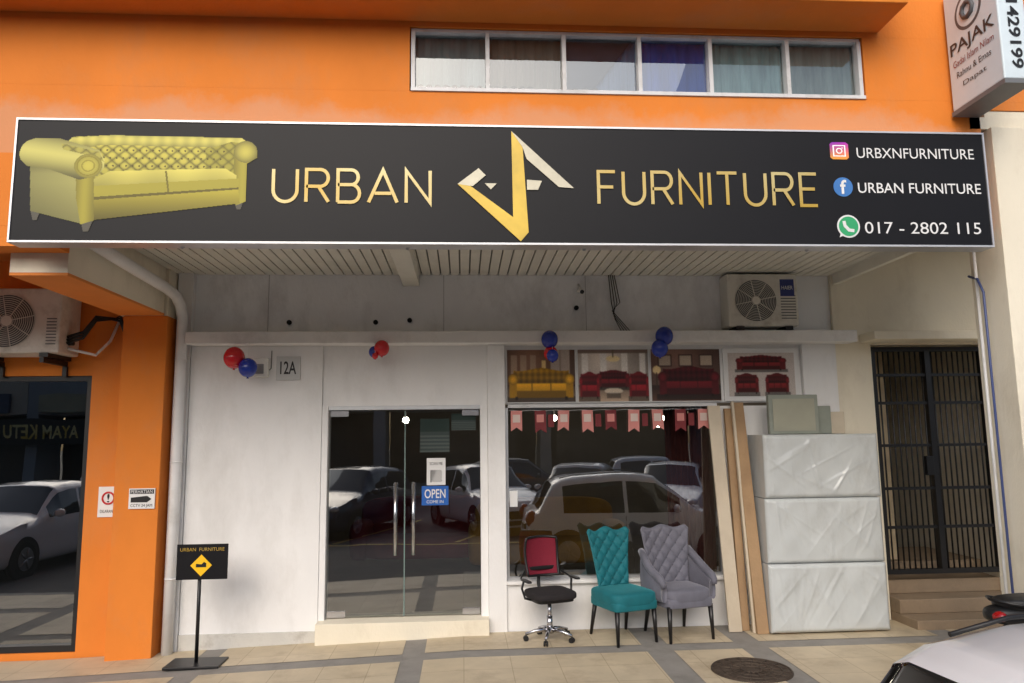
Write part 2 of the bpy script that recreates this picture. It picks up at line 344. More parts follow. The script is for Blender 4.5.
# shop interior
m_iw=M('interior_wall',(136,128,120),.8,.1)
box('interior_floor',-2.7,4.1,.21,6,.10,.14,M('interior_floor_tile',(150,144,134),.25,.1),B)
box('interior_back',-2.7,4.1,6,6.1,.1,3,m_iw,B)
box('interior_ceiling',-2.7,4.1,.31,6,2.95,3.0,M('interior_ceiling_paint',(150,148,142),.8,.1),B)
box('interior_wall_l',-2.75,-2.7,.21,6,.1,3,m_iw,B); box('interior_wall_r',4.1,4.15,.31,6,.1,3,m_iw,B)
m_lamp=bpy.data.materials.new('lamp_glow'); m_lamp.use_nodes=True; bb=m_lamp.node_tree.nodes['Principled BSDF']; bb.inputs['Emission Color'].default_value=(1,.88,.70,1); bb.inputs['Emission Strength'].default_value=40
PL=empty('pendant_lamps')
for i,(x,y,z) in enumerate([(2.35,2.6,2.16),(2.9,3.3,2.08),(.35,3.4,2.2),(-.9,4.2,2.2),(1.5,4.6,2.22),(3.3,4.6,2.2)]):
    ellipsoid('bulb_%d'%i,(x,y,z),(.05,.05,.05),m_lamp,PL,14,10); cyl('cord_%d'%i,(x,y,z+.05),(x,y,2.95),.006,m_black,PL,6)
# door
door=empty('glass_double_door')
box('jamb_l',-1.418,-1.36,.01,.2,.0,2.234,m_white,door); box('jamb_r',.175,.248,.01,.2,.0,2.234,m_white,door)
box('head',-1.359,.174,.03,.14,2.195,2.234,m_alu,door)
for nm,xa,xb_ in (('l',-1.355,-.598),('r',-.584,.17)):
    mk('leaf_'+nm,[(xa,.08,.16),(xb_,.08,.16),(xb_,.08,2.19),(xa,.08,2.19)],[(0,1,2,3)],m_glass,door)
    box('bottom_patch_'+nm,xa+.01 if nm=='l' else xb_-.18,xa+.19 if nm=='l' else xb_-.01,.065,.095,.16,.22,m_chrome,door)
    box('top_patch_'+nm,xa+.01 if nm=='l' else xb_-.18,xa+.19 if nm=='l' else xb_-.01,.065,.095,2.13,2.19,m_chrome,door)
for i,x in enumerate((-.68,-.5)):
    cyl('handle_%d'%i,(x,.03,.75),(x,.03,1.46),.017,m_chrome,door,14)
    for z in (.85,1.36): cyl('handle_stud_%d_%d'%(i,int(z*10)),(x,.03,z),(x,.08,z),.01,m_chrome,door,10)
box('glass_edge',-.597,-.585,.07,.09,.16,2.19,M('glass_edge_green',(120,140,136),.2),door)
box('notice_paper',-.37,-.18,.07,.076,1.43,1.70,m_paper,door)
def qr(U,V):
    k=(np.floor(U*13).astype(int)*7919+np.floor(V*13).astype(int)*104729)%97; r=np.where((k%2==0)[...,None],30,230)*np.ones(3); return r.astype(float),np.ones(U.shape,bool)
panel('qr_code',-.335,-.215,1.46,1.58,.066,26,26,qr,door)
text('notice_text','SCAN ME',-.34,-.21,1.63,1.66,.067,m_black,door)
box('open_sign',-.42,-.15,.062,.069,1.23,1.42,m_blue,door); text('open_text','OPEN',-.39,-.18,1.30,1.39,.058,m_white_print,door,offset=.01)
text('open_text2','COME IN',-.37,-.20,1.25,1.28,.058,m_white_print,door)
def ppr(U,V):
    rgb=np.zeros(U.shape+(3,)); rgb[:]=(136,146,142); rgb[V>.6]=(106,122,116); rgb[(((V*9)%1)<.4)&(V<.5)]=(170,176,172); return rgb,np.ones(U.shape,bool)
panel('inner_notice',-.44,-.14,1.76,2.1,.10,14,18,ppr,door); panel('inner_notice_b',-.12,.13,1.98,2.15,.10,14,18,ppr,door)
box('door_step',-1.417,.249,-.14,.199,-.3,.15,m_cream,door,.006)
# display window
win=empty('display_window')
mk('pane',[(.45,.06,.49),(2.64,.06,.49),(2.64,.06,2.2),(.45,.06,2.2)],[(0,1,2,3)],m_glass,win)
box('frame_l',.431,.46,.03,.1,.486,2.2,m_alu,win); box('frame_r',2.63,2.659,.03,.1,.486,2.2,m_alu,win); box('frame_t',.461,2.659,.03,.1,2.201,2.235,m_framew,win)
box('frame_b',.461,2.629,.03,.1,.486,.51,m_alu,win)
m_curt=M('dark_red_curtain',(92,40,34),.85,.2,4); V=[];F=[]
for k in range(61):
    xx=2.15+.5*k/60; yy=.25+.025*math.sin(k*.9); V+=[(xx,yy,.5),(xx,yy,2.3)]
for k in range(60): F.append((2*k,2*k+2,2*k+3,2*k+1))
mk('drape',V,F,m_curt,win,smooth=True)
box('white_sticker',.47,.55,.05,.056,1.2,1.36,m_paper,win)
m_is=M('interior_sofa_fabric',(150,110,40),.8,.2,5); m_is2=M('interior_sofa_red',(110,24,30),.8,.2,5)
for (px_,py_,ms) in ((1.1,2.4,m_is),(-.5,3.0,m_is2)):
    ish=empty('interior_sofa',(px_,py_,.14))
    ellipsoid('seat',(0,0,.3),(.9,.4,.15),ms,ish,30,14,.4); ellipsoid('back',(0,.32,.6),(.95,.14,.35),ms,ish,30,14,.4)
    for s in (-1,1): ellipsoid('arm_%d'%s,(s*.9,0,.4),(.14,.4,.26),ms,ish,24,14,.5)
# pennants
pen=empty('promo_pennants')
m_pink=M('pink_card',(216,140,134),.6,.08,4); m_pale=M('pale_card',(222,202,194),.6,.06,4); m_burg=M('burgundy_card',(120,34,40),.6)
for k in range(9):
    x=.47+k*.245; w=.115; zt=2.17
    tube('string_%d'%k,[(x,.03,2.175),(x+.12,.03,2.168),(x+.245,.03,2.175)],.002,m_white_print,pen,6)
    o_=.03*math.sin(k*2.3)
    prism('card_%d'%k,[(x+.02,zt),(x+.02+w,zt),(x+.02+w+o_*.3,zt-.21-.02*(k%2)),(x+.02+w/2,zt-.17-.02*(k%2)),(x+.02+o_*.3,zt-.21-.02*(k%2))],.02,.024,m_pink if k%3!=1 else m_burg,pen)
    box('note_%d'%k,x+.04,x+w,.016,.0195,zt-.12,zt-.04,m_pale if k%3!=1 else m_pink,pen)
    if k%2: box('hang_%d'%k,x+.16,x+.16+.06,.016,.0195,zt-.17,zt-.04,m_burg,pen)
# posters: printed showroom photographs
def blur(a,n=1):
    for _ in range(n):
        p=np.pad(a,((1,1),(1,1),(0,0)),'edge'); a=(p[:-2,1:-1]+p[2:,1:-1]+p[1:-1,:-2]+p[1:-1,2:]+2*p[1:-1,1:-1])/6
    return a
def sofa_px(rgb,U,V,cx,cy,w,h,col):
    col=np.array(col,float)
    X=(U-cx)/w; Y=(V-cy)/h
    sh=(np.abs(X)<.56)&(Y>-.60)&(Y<-.40); rgb[sh]*=.55
    bk=(np.abs(X)<.44)&(Y>-.1)&(Y<.5+.05*np.cos(X*9))
    tuft=1+.28*np.cos((X*34+Y*14))*np.cos((X*34-Y*14))
    rgb[bk]=(col*.72)[None]*(tuft*(.7+.7*np.clip(Y,0,.5)))[bk][:,None]
    st=(np.abs(X)<.42)&(Y>-.22)&(Y<=.04); rgb[st]=col[None]*(1.2-1.2*np.abs(Y-.0))[st][:,None]
    st2=(np.abs(X)<.44)&(Y>-.42)&(Y<=-.2); rgb[st2]=col*.58
    for s in (-1,1):
        a=(np.abs(X-s*.45)<.06)&(Y>-.42)&(Y<.15); rgb[a]=col*.85
        d=((X-s*.45)/.08)**2+((Y-.18)/.18)**2; a=(d<1); rgb[a]=(col*1.15)[None]*(1-.45*d[a])[:,None]
    lg=(Y>-.5)&(Y<-.40)&(np.abs(np.abs(X)-.4)<.02); rgb[lg]=(30,20,15)
    for c_ in (-.15,.15): cs=(np.abs(X-c_)<.006)&(Y>-.22)&(Y<.04); rgb[cs]=col*.55
def room(U,V,wall,floor_,h):
    rgb=np.zeros(U.shape+(3,)); w_=np.array(wall,float); f_=np.array(floor_,float)
    rgb[:]=w_[None,None]*(.75+.45*np.exp(-((U-.35)/.35)**2-((V-.9)/.5)**2))[...,None]
    m=V<h; rgb[m]=(f_[None,None]*(.7+.6*(h-V)/h)[...,None])[m]
    rgb[(V>h)&(V<h+.03)]=w_*.5; return rgb
def grain(rgb,U): return blur(rgb,2)*(.94+.12*rng.rand(*U.shape)[...,None]),np.ones(U.shape,bool)
def poster1(U,V):
    rgb=room(U,V,(110,80,64),(110,94,82),.3)
    for c in (.1,.24,.38): rgb[(np.abs(U-c)<.045)&(V>.5)&(V<.9)]=(160,134,112)
    rgb[(V>.42)&(U>.64)&(U<.92)]=(170,156,146); rgb[(V>.42)&(np.abs(U-.78)<.006)]=(90,70,60); rgb[(np.abs(U-.54)<.03)&(V>.55)&(V<.8)]=(220,190,130)
    sofa_px(rgb,U,V,.5,.33,.92,.58,(204,148,24)); return grain(rgb,U)
def poster2(U,V):
    rgb=room(U,V,(186,174,164),(150,130,112),.3)
    for c in (.1,.36,.66,.92): rgb[(np.abs(U-c)<.045)&(V>.36)]=(222,216,210)
    rgb[(V>.93)]=(120,100,90); rgb[(((U-.5)/.1)**2+((V-.82)/.06)**2)<1]=(230,210,160); rgb[(np.abs(U-.5)<.006)&(V>.85)]=(90,80,60)
    sofa_px(rgb,U,V,.5,.42,.44,.34,(110,20,28)); sofa_px(rgb,U,V,.16,.3,.27,.5,(140,24,34)); sofa_px(rgb,U,V,.86,.3,.27,.5,(140,24,34))
    rgb[(((U-.5)/.13)**2+((V-.2)/.06)**2)<1]=(206,190,170); rgb[(np.abs(U-.5)<.1)&(V<.16)&(V>.06)]*=.6
    return grain(rgb,U)
def poster3(U,V):
    rgb=room(U,V,(112,84,74),(76,54,46),.28)
    for c in (.2,.5,.8): rgb[(np.abs(U-c)<.1)&(V>.66)&(V<.9)]=(60,42,38); rgb[(np.abs(U-c)<.085)&(V>.68)&(V<.88)]=(178,160,142)
    rgb[(((U-.08)/.06)**2+((V-.6)/.08)**2)<1]=(232,204,150); rgb[(np.abs(U-.08)<.008)&(V<.55)&(V>.25)]=(60,46,36)
    sofa_px(rgb,U,V,.54,.36,.84,.56,(100,20,28)); return grain(rgb,U)
def poster4(U,V):
    rgb=np.zeros(U.shape+(3,)); rgb[:]=(200,190,184)
    sofa_px(rgb,U,V,.5,.76,.72,.34,(118,30,32)); sofa_px(rgb,U,V,.27,.28,.34,.46,(118,30,32)); sofa_px(rgb,U,V,.73,.28,.34,.46,(118,30,32))
    return grain(rgb,U)
for i,(xa,xb_,fn) in enumerate([(.45,1.175,poster1),(1.19,1.95,poster2),(1.965,2.72,poster3),(2.75,3.57,poster4)]):
    P=empty('sofa_poster'); box('board',xa,xb_,.035,.058,2.25,2.81,m_paper,P)
    g=.008 if i<3 else .05
    panel('print',xa+g,xb_-g,2.25+g,2.81-g,.031,130,98,fn,P)
hn=empty('house_number_plate'); box('plate',-1.88,-1.64,-.02,-.001,2.50,2.74,M('plate_grey',(198,200,200),.4,.08),hn,.004)
text('digits','12A',-1.84,-1.68,2.56,2.69,-.023,m_black,hn,offset=.015)
mb=empty('doorbell_box'); box('case',-2.09,-1.95,-.07,-.001,2.53,2.72,m_whiteplas,mb,.01); box('cover',-2.07,-1.99,-.08,-.07,2.56,2.66,M('grey_plastic',(140,142,145),.4),mb,.004)
tube('wire',[(-1.95,-.02,2.6),(-1.93,-.02,2.62),(-1.93,-.01,2.8)],.004,m_black,mb,6)
def balloons(lst):
    P=empty('balloon_cluster')
    for i,(x,y,z,r,m) in enumerate(lst):
        ellipsoid('balloon_%d'%i,(x,y,z),(r,r,r*1.08),m,P); tube('knot_%d'%i,[(x,y,z-r*1.05),(x,y,z-r*1.2)],[.006,.014],m,P,8)
        tube('ribbon_%d'%i,[(x,y,z+r),(x,y+.02,2.86)],.002,m_white_print,P,5)
balloons([(-2.22,-.28,2.70,.10,m_bred),(-2.08,-.30,2.60,.088,m_bblue)])
balloons([(-.80,-.26,2.79,.075,m_bred),(-.88,-.2,2.76,.055,m_bblue),(-.86,-.3,2.71,.03,m_bred)])
balloons([(.87,-.28,2.87,.085,m_bblue),(.88,-.27,2.73,.07,m_bred),(.89,-.33,2.70,.06,m_bblue)])
balloons([(2.04,-.28,2.90,.09,m_bblue),(1.98,-.31,2.77,.085,m_bblue)])
cc=empty('security_camera'); cyl('body',(1.23,-.02,3.42),(1.23,-.16,3.38),.03,m_whiteplas,cc); cyl('mount',(1.23,.06,3.5),(1.23,-.03,3.42),.014,m_whiteplas,cc,10); cyl('lens',(1.23,-.161,3.38),(1.23,-.165,3.379),.022,m_black,cc)
cab=empty('hanging_cables')
for k in range(4):
    tube('cable_%d'%k,[(1.55+.02*k,.03,3.6),(1.57+.03*k,.02,3.3),(1.6-.01*k,.0,3.12+.03*k),(1.66+.03*k,.0,3.0),(1.6,.0,2.99)],.005,m_black,cab,6)
tube('cable_run',[(1.62,-.02,2.99),(2.2,-.03,2.985),(2.78,-.02,2.985)],.006,m_black,cab,6)
# ---------------------------------------------------------------- drain pipe
dp=empty('drain_pipe')
tube('pipe',[(-2.86,-2.0,3.44),(-2.85,-1.3,3.40),(-2.82,-.45,3.35),(-2.81,-.25,3.32),(-2.80,-.15,3.24),(-2.79,-.1,3.12),(-2.79,-.09,1.5),(-2.80,-.09,gz(-2.8))],.052,m_pvc,dp,20)
for z in (.6,1.7,2.7): ring('clip_%d'%int(z*10),(-2.79,-.09,z),.055,.008,m_pvc,dp,'Z',24,6)
box('wall_chase',-2.88,-2.735,-.02,.045,-.3,3.6,m_white,dp)
# ---------------------------------------------------------------- right column
rc=empty('entrance_column')
box('shaft',4.2,5.0,-2.25,-1.86,-.1,4.3,m_cream,rc,.008)
box('shaft_top',4.2,5.0,-2.19,-1.86,4.301,4.455,m_cream,rc)
tube('blue_pipe',[(4.16,-2.04,.0),(4.16,-2.04,3.0),(4.165,-1.98,3.12),(4.18,-1.86,3.17)],.010,M('blue_conduit',(66,80,130),.4),rc,10)
tube('white_conduit',[(4.17,-1.96,0),(4.17,-1.96,3.4)],.012,m_pvc,rc,10)
# ---------------------------------------------------------------- signboard
SB=empty('shop_signboard')
box('panel',-3.13,4.0,-2.395,-2.26,3.29,4.165,m_signblk,SB)
e=.014
box('edge_top',-3.144,4.014,-2.403,-2.25,4.166,4.166+e,m_signback,SB); box('edge_bottom',-3.144,4.014,-2.403,-2.25,3.289-e,3.289,m_signback,SB)
box('edge_left',-3.144,-3.131,-2.403,-2.25,3.29,4.165,m_signback,SB); box('edge_right',4.001,4.014,-2.403,-2.25,3.29,4.165,m_signback,SB)
for i,x in enumerate((-2.0,-.4,.9,2.6)): tube('brace_%d'%i,[(x,-2.3,3.27),(x,-2.0,3.5)],.015,m_signback,SB,8)
def ribbon(name,pts,w,y,mat,parent,th=.003):
    P=[Vector((a,b)) for a,b in pts]; n=len(P); Lf=[];Rt=[]
    for i in range(n):
        d0=(P[i]-P[i-1]).normalized() if i>0 else None; d1=(P[i+1]-P[i]).normalized() if i<n-1 else None
        if d0 is None: d0=d1
        if d1 is None: d1=d0
        n0=Vector((-d0.y,d0.x)); n1=Vector((-d1.y,d1.x)); m=(n0+n1)
        if m.length<1e-4: m=n0.copy()
        m.normalize(); k=w/2/max(.35,m.dot(n0)); Lf.append(P[i]+m*k); Rt.append(P[i]-m*k)
    V=[];F=[]
    for i in range(n): V+=[(Lf[i].x,y,Lf[i].y),(Rt[i].x,y,Rt[i].y),(Lf[i].x,y+th,Lf[i].y),(Rt[i].x,y+th,Rt[i].y)]
    for i in range(n-1):
        a=4*i;c=a+4; F+=[(a,a+1,c+1,c),(a+2,c+2,c+3,a+3),(a,c,c+2,a+2),(a+1,a+3,c+3,c+1)]
    return mk(name,V,F,mat,parent)
def arc(cx,cy,rx,ry,a0,a1,n=10): return [(cx+rx*math.cos(math.radians(a0+(a1-a0)*i/n)),cy+ry*math.sin(math.radians(a0+(a1-a0)*i/n))) for i in range(n+1)]
G={'U':(.78,[[(0,1)]+arc(.39,.36,.39,.36,180,360,14)+[(.78,1)]]),
'R':(.74,[[(0,0),(0,1)]+arc(.46,.74,.26,.26,90,-90,12)+[(0,.48)],[(.4,.48),(.74,0)]]),
'B':(.72,[[(0,0),(0,1)]+arc(.44,.77,.23,.23,90,-90,10)+[(0,.54)],[(.4,.54)]+arc(.45,.27,.27,.27,90,-90,10)+[(0,0)]]),
'A':(.95,[[(0,0),(.475,1),(.95,0)],[(.2,.28),(.75,.28)]]),
'N':(.8,[[(0,0),(0,1),(.8,0),(.8,1)]]),
'F':(.62,[[(0,0),(0,1),(.62,1)],[(0,.52),(.54,.52)]]),
'I':(.0,[[(0,0),(0,1)]]),
'T':(.75,[[(0,1),(.75,1)],[(.375,1),(.375,0)]]),
'E':(.62,[[(.62,0),(0,0),(0,1),(.62,1)],[(0,.52),(.54,.52)]])}
def word(s,x0,x1,z0,z1,y,w):
    gap=.30; tot=sum(G[c][0] for c in s)+gap*(len(s)-1); sx_=(x1-x0-w)/tot; x=x0+w/2; h=z1-z0-w
    for i,c in enumerate(s):
        gw,st=G[c]
        for k,p in enumerate(st): ribbon('letter_%s_%d_%d'%(c,i,k),[(x+a*sx_,z0+w/2+b*h) for a,b in p],w,y-.0015*k,m_gold,SB)
        x+=(gw+gap)*sx_
word('URBAN',-1.36,-.22,3.57,3.835,-2.402,.024)
word('FURNITURE',.99,2.67,3.575,3.845,-2.402,.024)
def LP(px,py): return (.37+(px-512)*.00735, 3.71-(py-187)*.0076)
def poly(nm,pts,mat,y=-2.401,th=.003): prism(nm,[LP(*p) for p in pts],y,y+th,mat,SB)
poly('logo_bar',[(511,131),(522,143),(527,232),(519,241),(512,233)],m_goldlogo,-2.402)
poly('logo_slope',[(511,131),(573,188),(558,187),(526,159),(522,147)],m_silver,-2.404)
poly('logo_mid',[(526,180),(541,181),(537,190),(526,190)],m_silver,-2.404)
poly('logo_hook',[(457,185),(478,169),(485,176),(472,187)],m_silver,-2.404)
poly('logo_j',[(457,185),(470,187),(514,219),(519,241)],m_goldlogo,-2.406)
poly('logo_dot',[(484,184),(496,184),(490,190)],m_silver,-2.404)
def sofa_art(U,V):
    X=18+U*242; Y=234-V*99
    rgb=np.zeros(U.shape+(3,)); mask=np.zeros(U.shape,bool)
    def put(m,c): rgb[m]=c[m] if isinstance(c,np.ndarray) and c.ndim==3 else c; mask[m]=True
    def col(base,k): return np.array(base,float)[None,None,:]*k[...,None]
    for p in ([(34,212),(44,212),(41,222),(37,222)],[(84,222),(96,222),(92,233),(87,233)],[(236,200),(246,200),(243,210),(239,210)]): put(inpoly(X,Y,p),(96,92,80))
    q=np.abs(np.sin((X*.24+Y*.30)))*np.abs(np.sin((X*.24-Y*.30))); qt=np.clip(q*1.5,0,1)**.55
    bk=inpoly(X,Y,[(60,150),(72,139),(110,137),(240,138),(252,146),(240,180),(90,182)])
    put(bk,col((214,202,84),.55+.50*qt-.14*np.clip((Y-160)/20,0,1)))
    rl=inpoly(X,Y,[(58,152),(70,140),(110,137),(242,138),(250,145),(240,148),(100,147),(74,152)])
    put(rl,col((222,212,104),.78+.24*np.cos((Y-141)/4)+.05*np.sin(X*.5)))
    ra=inpoly(X,Y,[(206,150),(232,142),(256,146),(258,158),(248,164),(248,202),(238,206),(232,180),(206,174)])
    put(ra,col((190,180,68),.62+.36*qt))
    ra2=inpoly(X,Y,[(234,150),(258,150),(258,158),(248,164),(248,202),(238,206),(235,180)]); put(ra2,col((186,174,62),.88+.14*np.cos((X-244)/4)))
    d=((X-246)/12)**2+((Y-152)/11)**2; put(d<1,col((212,200,88),1.05-.40*d))
    se=inpoly(X,Y,[(92,182),(110,173),(226,169),(238,176),(238,190),(92,200)])
    put(se,col((228,216,104),1.04-.014*(Y-172)+.04*np.sin(X*.11)))
    se2=inpoly(X,Y,[(92,188),(240,179),(240,190),(92,201)]); put(se2,col((190,178,64),.98+.0*X))
    put(inpoly(X,Y,[(165,172),(167,172),(171,196),(169,196)]),(130,120,38))
    put(inpoly(X,Y,[(92,199),(240,188),(240,190),(92,202)]),(112,102,34))
    ba=inpoly(X,Y,[(92,202),(240,190),(242,204),(92,222)]); put(ba,col((184,170,58),1.04-.018*(Y-195)))
    la=inpoly(X,Y,[(30,160),(60,158),(92,168),(94,223),(84,225),(34,213)])
    put(la,col((196,190,110),.80+.18*np.clip((X-30)/60,0,1)-.2*np.clip((Y-185)/35,0,1)-.22*np.clip((176-Y)/12,0,1)))
    fr=inpoly(X,Y,[(76,170),(94,172),(97,222),(84,226),(78,200)]); put(fr,col((176,164,60),.92+.14*np.cos((X-86)/4)))
    top=inpoly(X,Y,[(20,152),(22,148),(26,144),(34,141),(58,141),(98,152),(104,162),(104,170),(98,178),(80,182),(50,172),(28,169),(21,163),(19,157)])
    put(top,col((220,212,116),1.04-.42*np.abs((Y-157-(X-60)*.14)/17)**1.5))
    inn=inpoly(X,Y,[(60,146),(98,154),(104,164),(90,158),(62,152)]); put(inn,col((196,186,84),.6+.4*qt))
    d=((X-88)/14)**2+((Y-168)/12)**2; put(d<1,col((204,192,78),1.08-.34*d)); put(np.abs(d-.62)<.07,(154,142,46)); put(np.abs(d-.2)<.05,(170,158,56))
    for i in range(24):
        for qq in range(3):
            m=((X-(80+i*6.54+ (qq%2)*3.27))**2+(Y-(152+qq*7.8))**2)<.9; put(m&bk&(Y<172)&(X<226)&~(d<1)&~top,(100,88,24))
    return rgb*.91,mask
panel('sofa_print',-3.115,-1.455,3.345,4.075,-2.399,380,165,sofa_art,SB)
text('t1','URBXNFURNITURE',2.99,3.92,3.965,4.045,-2.40,m_white_print,SB)
text('t2','URBAN FURNITURE',2.98,3.95,3.69,3.77,-2.40,m_white_print,SB,offset=.005)
text('t3','017 - 2802 115',3.01,3.92,3.375,3.465,-2.40,m_white_print,SB)
def insta(U,V):
    rgb=np.zeros(U.shape+(3,)); t=V[...,None]; rgb[:]=np.array((245,170,60))*(1-t)+np.array((150,50,190))*t; rgb[...,0]+=40*(U-.2)
    x=np.abs(U-.5);y=np.abs(V-.5); q=np.maximum(x,y); r=np.hypot(x,y)
    rgb[(q>.26)&(q<.33)]=255; rgb[(r>.11)&(r<.165)]=255; rgb[np.hypot(U-.66,V-.66)<.035]=255
    return rgb,(q<.48)&(r<.6)
panel('icon_camera',2.78,2.93,3.95,4.09,-2.3985,60,56,insta,SB)
def disc(name,cx,cz,r,mat,y): 
    n=36; prism(name,[(cx+r*math.cos(2*math.pi*k/n),cz+r*math.sin(2*math.pi*k/n)) for k in range(n)],y,y+.002,mat,SB)
disc('icon_f',2.865,3.735,.075,M('icon_blue',(60,120,190),.4),-2.3995); text('icon_f_letter','f',2.84,2.89,3.68,3.79,-2.402,m_white_print,SB,offset=.02)
disc('icon_ring',2.885,3.43,.088,m_white_print,-2.3985); disc('icon_green',2.885,3.43,.075,M('icon_green',(50,170,110),.4),-2.4005)
prism('icon_tail',[(2.81,3.345),(2.83,3.40),(2.86,3.365)],-2.3995,-2.398,m_white_print,SB)
ribbon('icon_phone',[(2.85,3.47),(2.855,3.435),(2.885,3.40),(2.925,3.395)],.024,-2.403,m_white_print,SB,.002)
# ---------------------------------------------------------------- lightbox sign (projecting)
LBX=empty('projecting_lightbox_sign')
m_lb=M('lightbox_acrylic',(214,228,236),.4,.06,3,dirt=(165,165,160),dirt_amt=.3)
box('case',3.91,4.12,-2.80,-2.23,4.42,5.40,m_lb,LBX,.012)
box('bottom_trim',3.905,4.125,-2.805,-2.225,4.385,4.42,M('grey_trim',(110,112,115),.5),LBX)
box('bracket',3.98,4.06,-2.22,-2.19,4.6,4.7,m_alu,LBX)
m_gr=M('grey_emblem',(90,92,96),.5); m_gt=M('dark_grey_print',(60,54,54),.5); m_gt2=M('muted_red_print',(140,60,56),.5)
n=36
def xdisc(nm,cy,cz,r,mat,x):
    mk(nm,[(x,cy+r*math.cos(-2*math.pi*k/n),cz+r*math.sin(-2*math.pi*k/n)) for k in range(n)],[tuple(range(n))],mat,LBX)
xdisc('emblem',-2.5,5.14,.15,m_gr,3.9085); xdisc('emblem_in',-2.5,5.14,.125,m_lb,3.907); ring('emblem_star',(3.905,-2.5,5.14),.06,.02,m_gr,LBX,'X',8,6)
text('pajak','PAJAK',-2.27,-2.76,4.83,4.96,3.906,m_gt,LBX,'L',offset=.012)
text('pajak2','Gadai Islam Nilam',-2.29,-2.74,4.755,4.81,3.906,m_gt2,LBX,'L')
text('pajak3','Rahnu & Emas',-2.32,-2.70,4.66,4.71,3.906,m_gt,LBX,'L')
text('pajak4','Dapat',-2.38,-2.64,4.56,4.61,3.906,m_gt,LBX,'L')
text('numbers','01429199',3.975,4.065,4.50,5.14,-2.804,m_black,LBX,'V',offset=.02)
# ---------------------------------------------------------------- air conditioners
def ac(loc,w,h,d,fx,fr,label):
    P=empty('air_conditioner_unit',loc)
    box('casing',0,w,0,d,.04,h,m_acwhite,P,.018,3)
    for i,x in enumerate((.08,w-.16)): box('foot_%d'%i,x,x+.08,-.02,d+.02,0,.039,m_blackmetal,P)
    cz=h*.52
    cyl('fan_well',(fx,-.004,cz),(fx,.02,cz),fr,M('fan_well_grey',(84,86,88),.6),P,40)
    for k in range(12): ring('grille_%d'%k,(fx,-.012,cz),fr*(.16+.077*k),.0028,m_acwhite,P,'Y',40,6)
    for k in range(8):
        a=k*math.pi/4+.2; cyl('grille_arm_%d'%k,(fx,-.01,cz),(fx+fr*math.cos(a),-.01,cz+fr*math.sin(a)),.004,m_acwhite,P,6)
    cyl('hub',(fx,-.018,cz),(fx,-.006,cz),fr*.2,m_acwhite,P,20)
    for k in range(9): box('vent_%d'%k,fx+fr+.05 if label else w-.12,w-.03,-.003,.0,.12+k*.03,.13+k*.03,m_gr,P)
    if label: box('label',w-.19,w-.04,-.004,0.001,h-.24,h-.06,M('navy_label',(50,62,126),.4),P); text('label_text','HAIER',w-.175,w-.055,h-.17,h-.13,-.006,m_white_print,P)
    cyl('valve',(w,.06+d*.3,.15),(w+.05,.06+d*.3,.15),.02,m_blackmetal,P,10)
    return P
a1=ac((2.76,-.16,2.976),.76,.60,.3,.30,.22,True)
a2=ac((-4.68,-.42,2.70),.88,.66,.38,.40,.25,False)
brk=empty('ac_bracket')
for i,x in enumerate((-4.55,-3.95)): box('arm_%d'%i,x,x+.04,-.45,-.02,2.65,2.695,m_blackmetal,brk); box('post_%d'%i,x,x+.04,-.04,-.005,2.55,2.649,m_blackmetal,brk)
rp_=empty('refrigerant_pipes')
for k in range(3): tube('pipe_%d'%k,[(-3.8,-.28,2.85+.03*k),(-3.66,-.26,2.9+.03*k),(-3.58,-.2,3.08+.02*k),(-3.5+.02*k,-.06,3.12),(-3.42,-.04,3.1+.03*k),(-3.38,-.04,3.0)],.014,m_black,rp_,8)
tube('white_pipe',[(-3.8,-.25,2.8),(-3.6,-.12,2.75),(-3.5,-.05,2.9),(-3.42,-.03,3.14)],.014,m_pvc,rp_,8)
# ---------------------------------------------------------------- left neighbour shop
NB=empty('neighbouring_shop')
box('wall_by_window',-3.68,-3.321,-.0,.2,-.3,3.8,m_orange,NB)
box('wall_over_window',-9,-3.681,0,.2,2.56,3.8,m_orange,NB)
box('plinth',-9,-3.681,0,.2,-.3,-.07,m_orange,NB)
box('pillar_shade_line',-3.345,-3.325,-.03,-.001,-.1,3.1,M('shadow_orange',(160,92,40),.7),NB)  # darker orange strip, shade painted along the pillar edge
box('soffit',-9,-3.353,-2.0,.2,3.72,3.8,m_orange_d,NB)
box('frame_r',-3.73,-3.681,.02,.12,-.07,2.56,m_blackmetal,NB); box('frame_t',-9,-3.731,.02,.12,2.51,2.559,m_blackmetal,NB); box('frame_b',-9,-3.731,.02,.12,-.069,-.01,m_blackmetal,NB)
box('mullion',-5.6,-5.55,.02,.12,0,2.5,m_blackmetal,NB)
mk('pane',[(-9,.07,-.01),(-3.73,.07,-.01),(-3.73,.07,2.51),(-9,.07,2.51)],[(0,1,2,3)],m_glass,NB)
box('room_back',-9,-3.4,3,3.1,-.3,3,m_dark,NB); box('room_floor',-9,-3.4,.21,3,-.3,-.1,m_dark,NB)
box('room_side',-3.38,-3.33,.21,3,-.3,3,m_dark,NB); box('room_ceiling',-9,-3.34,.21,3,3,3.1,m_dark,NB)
ns=empty('no_smoking_notice'); box('sheet',-3.545,-3.355,-.012,-.002,1.18,1.47,m_paper,ns); ring('symbol',(-3.45,-.015,1.36),.055,.009,m_red,ns,'Y',30,6); text('caption','DILARANG',-3.52,-3.38,1.22,1.25,-.014,m_black,ns)
text('glyph','!',-3.462,-3.438,1.32,1.40,-.014,m_black,ns)
an=empty('warning_notice'); box('sheet',-3.17,-2.93,-.216,-.203,1.27,1.46,m_paper,an); box('bar',-3.16,-2.94,-.219,-.216,1.41,1.45,m_black,an); text('caption','PERHATIAN',-3.15,-2.95,1.415,1.445,-.222,m_white_print,an)
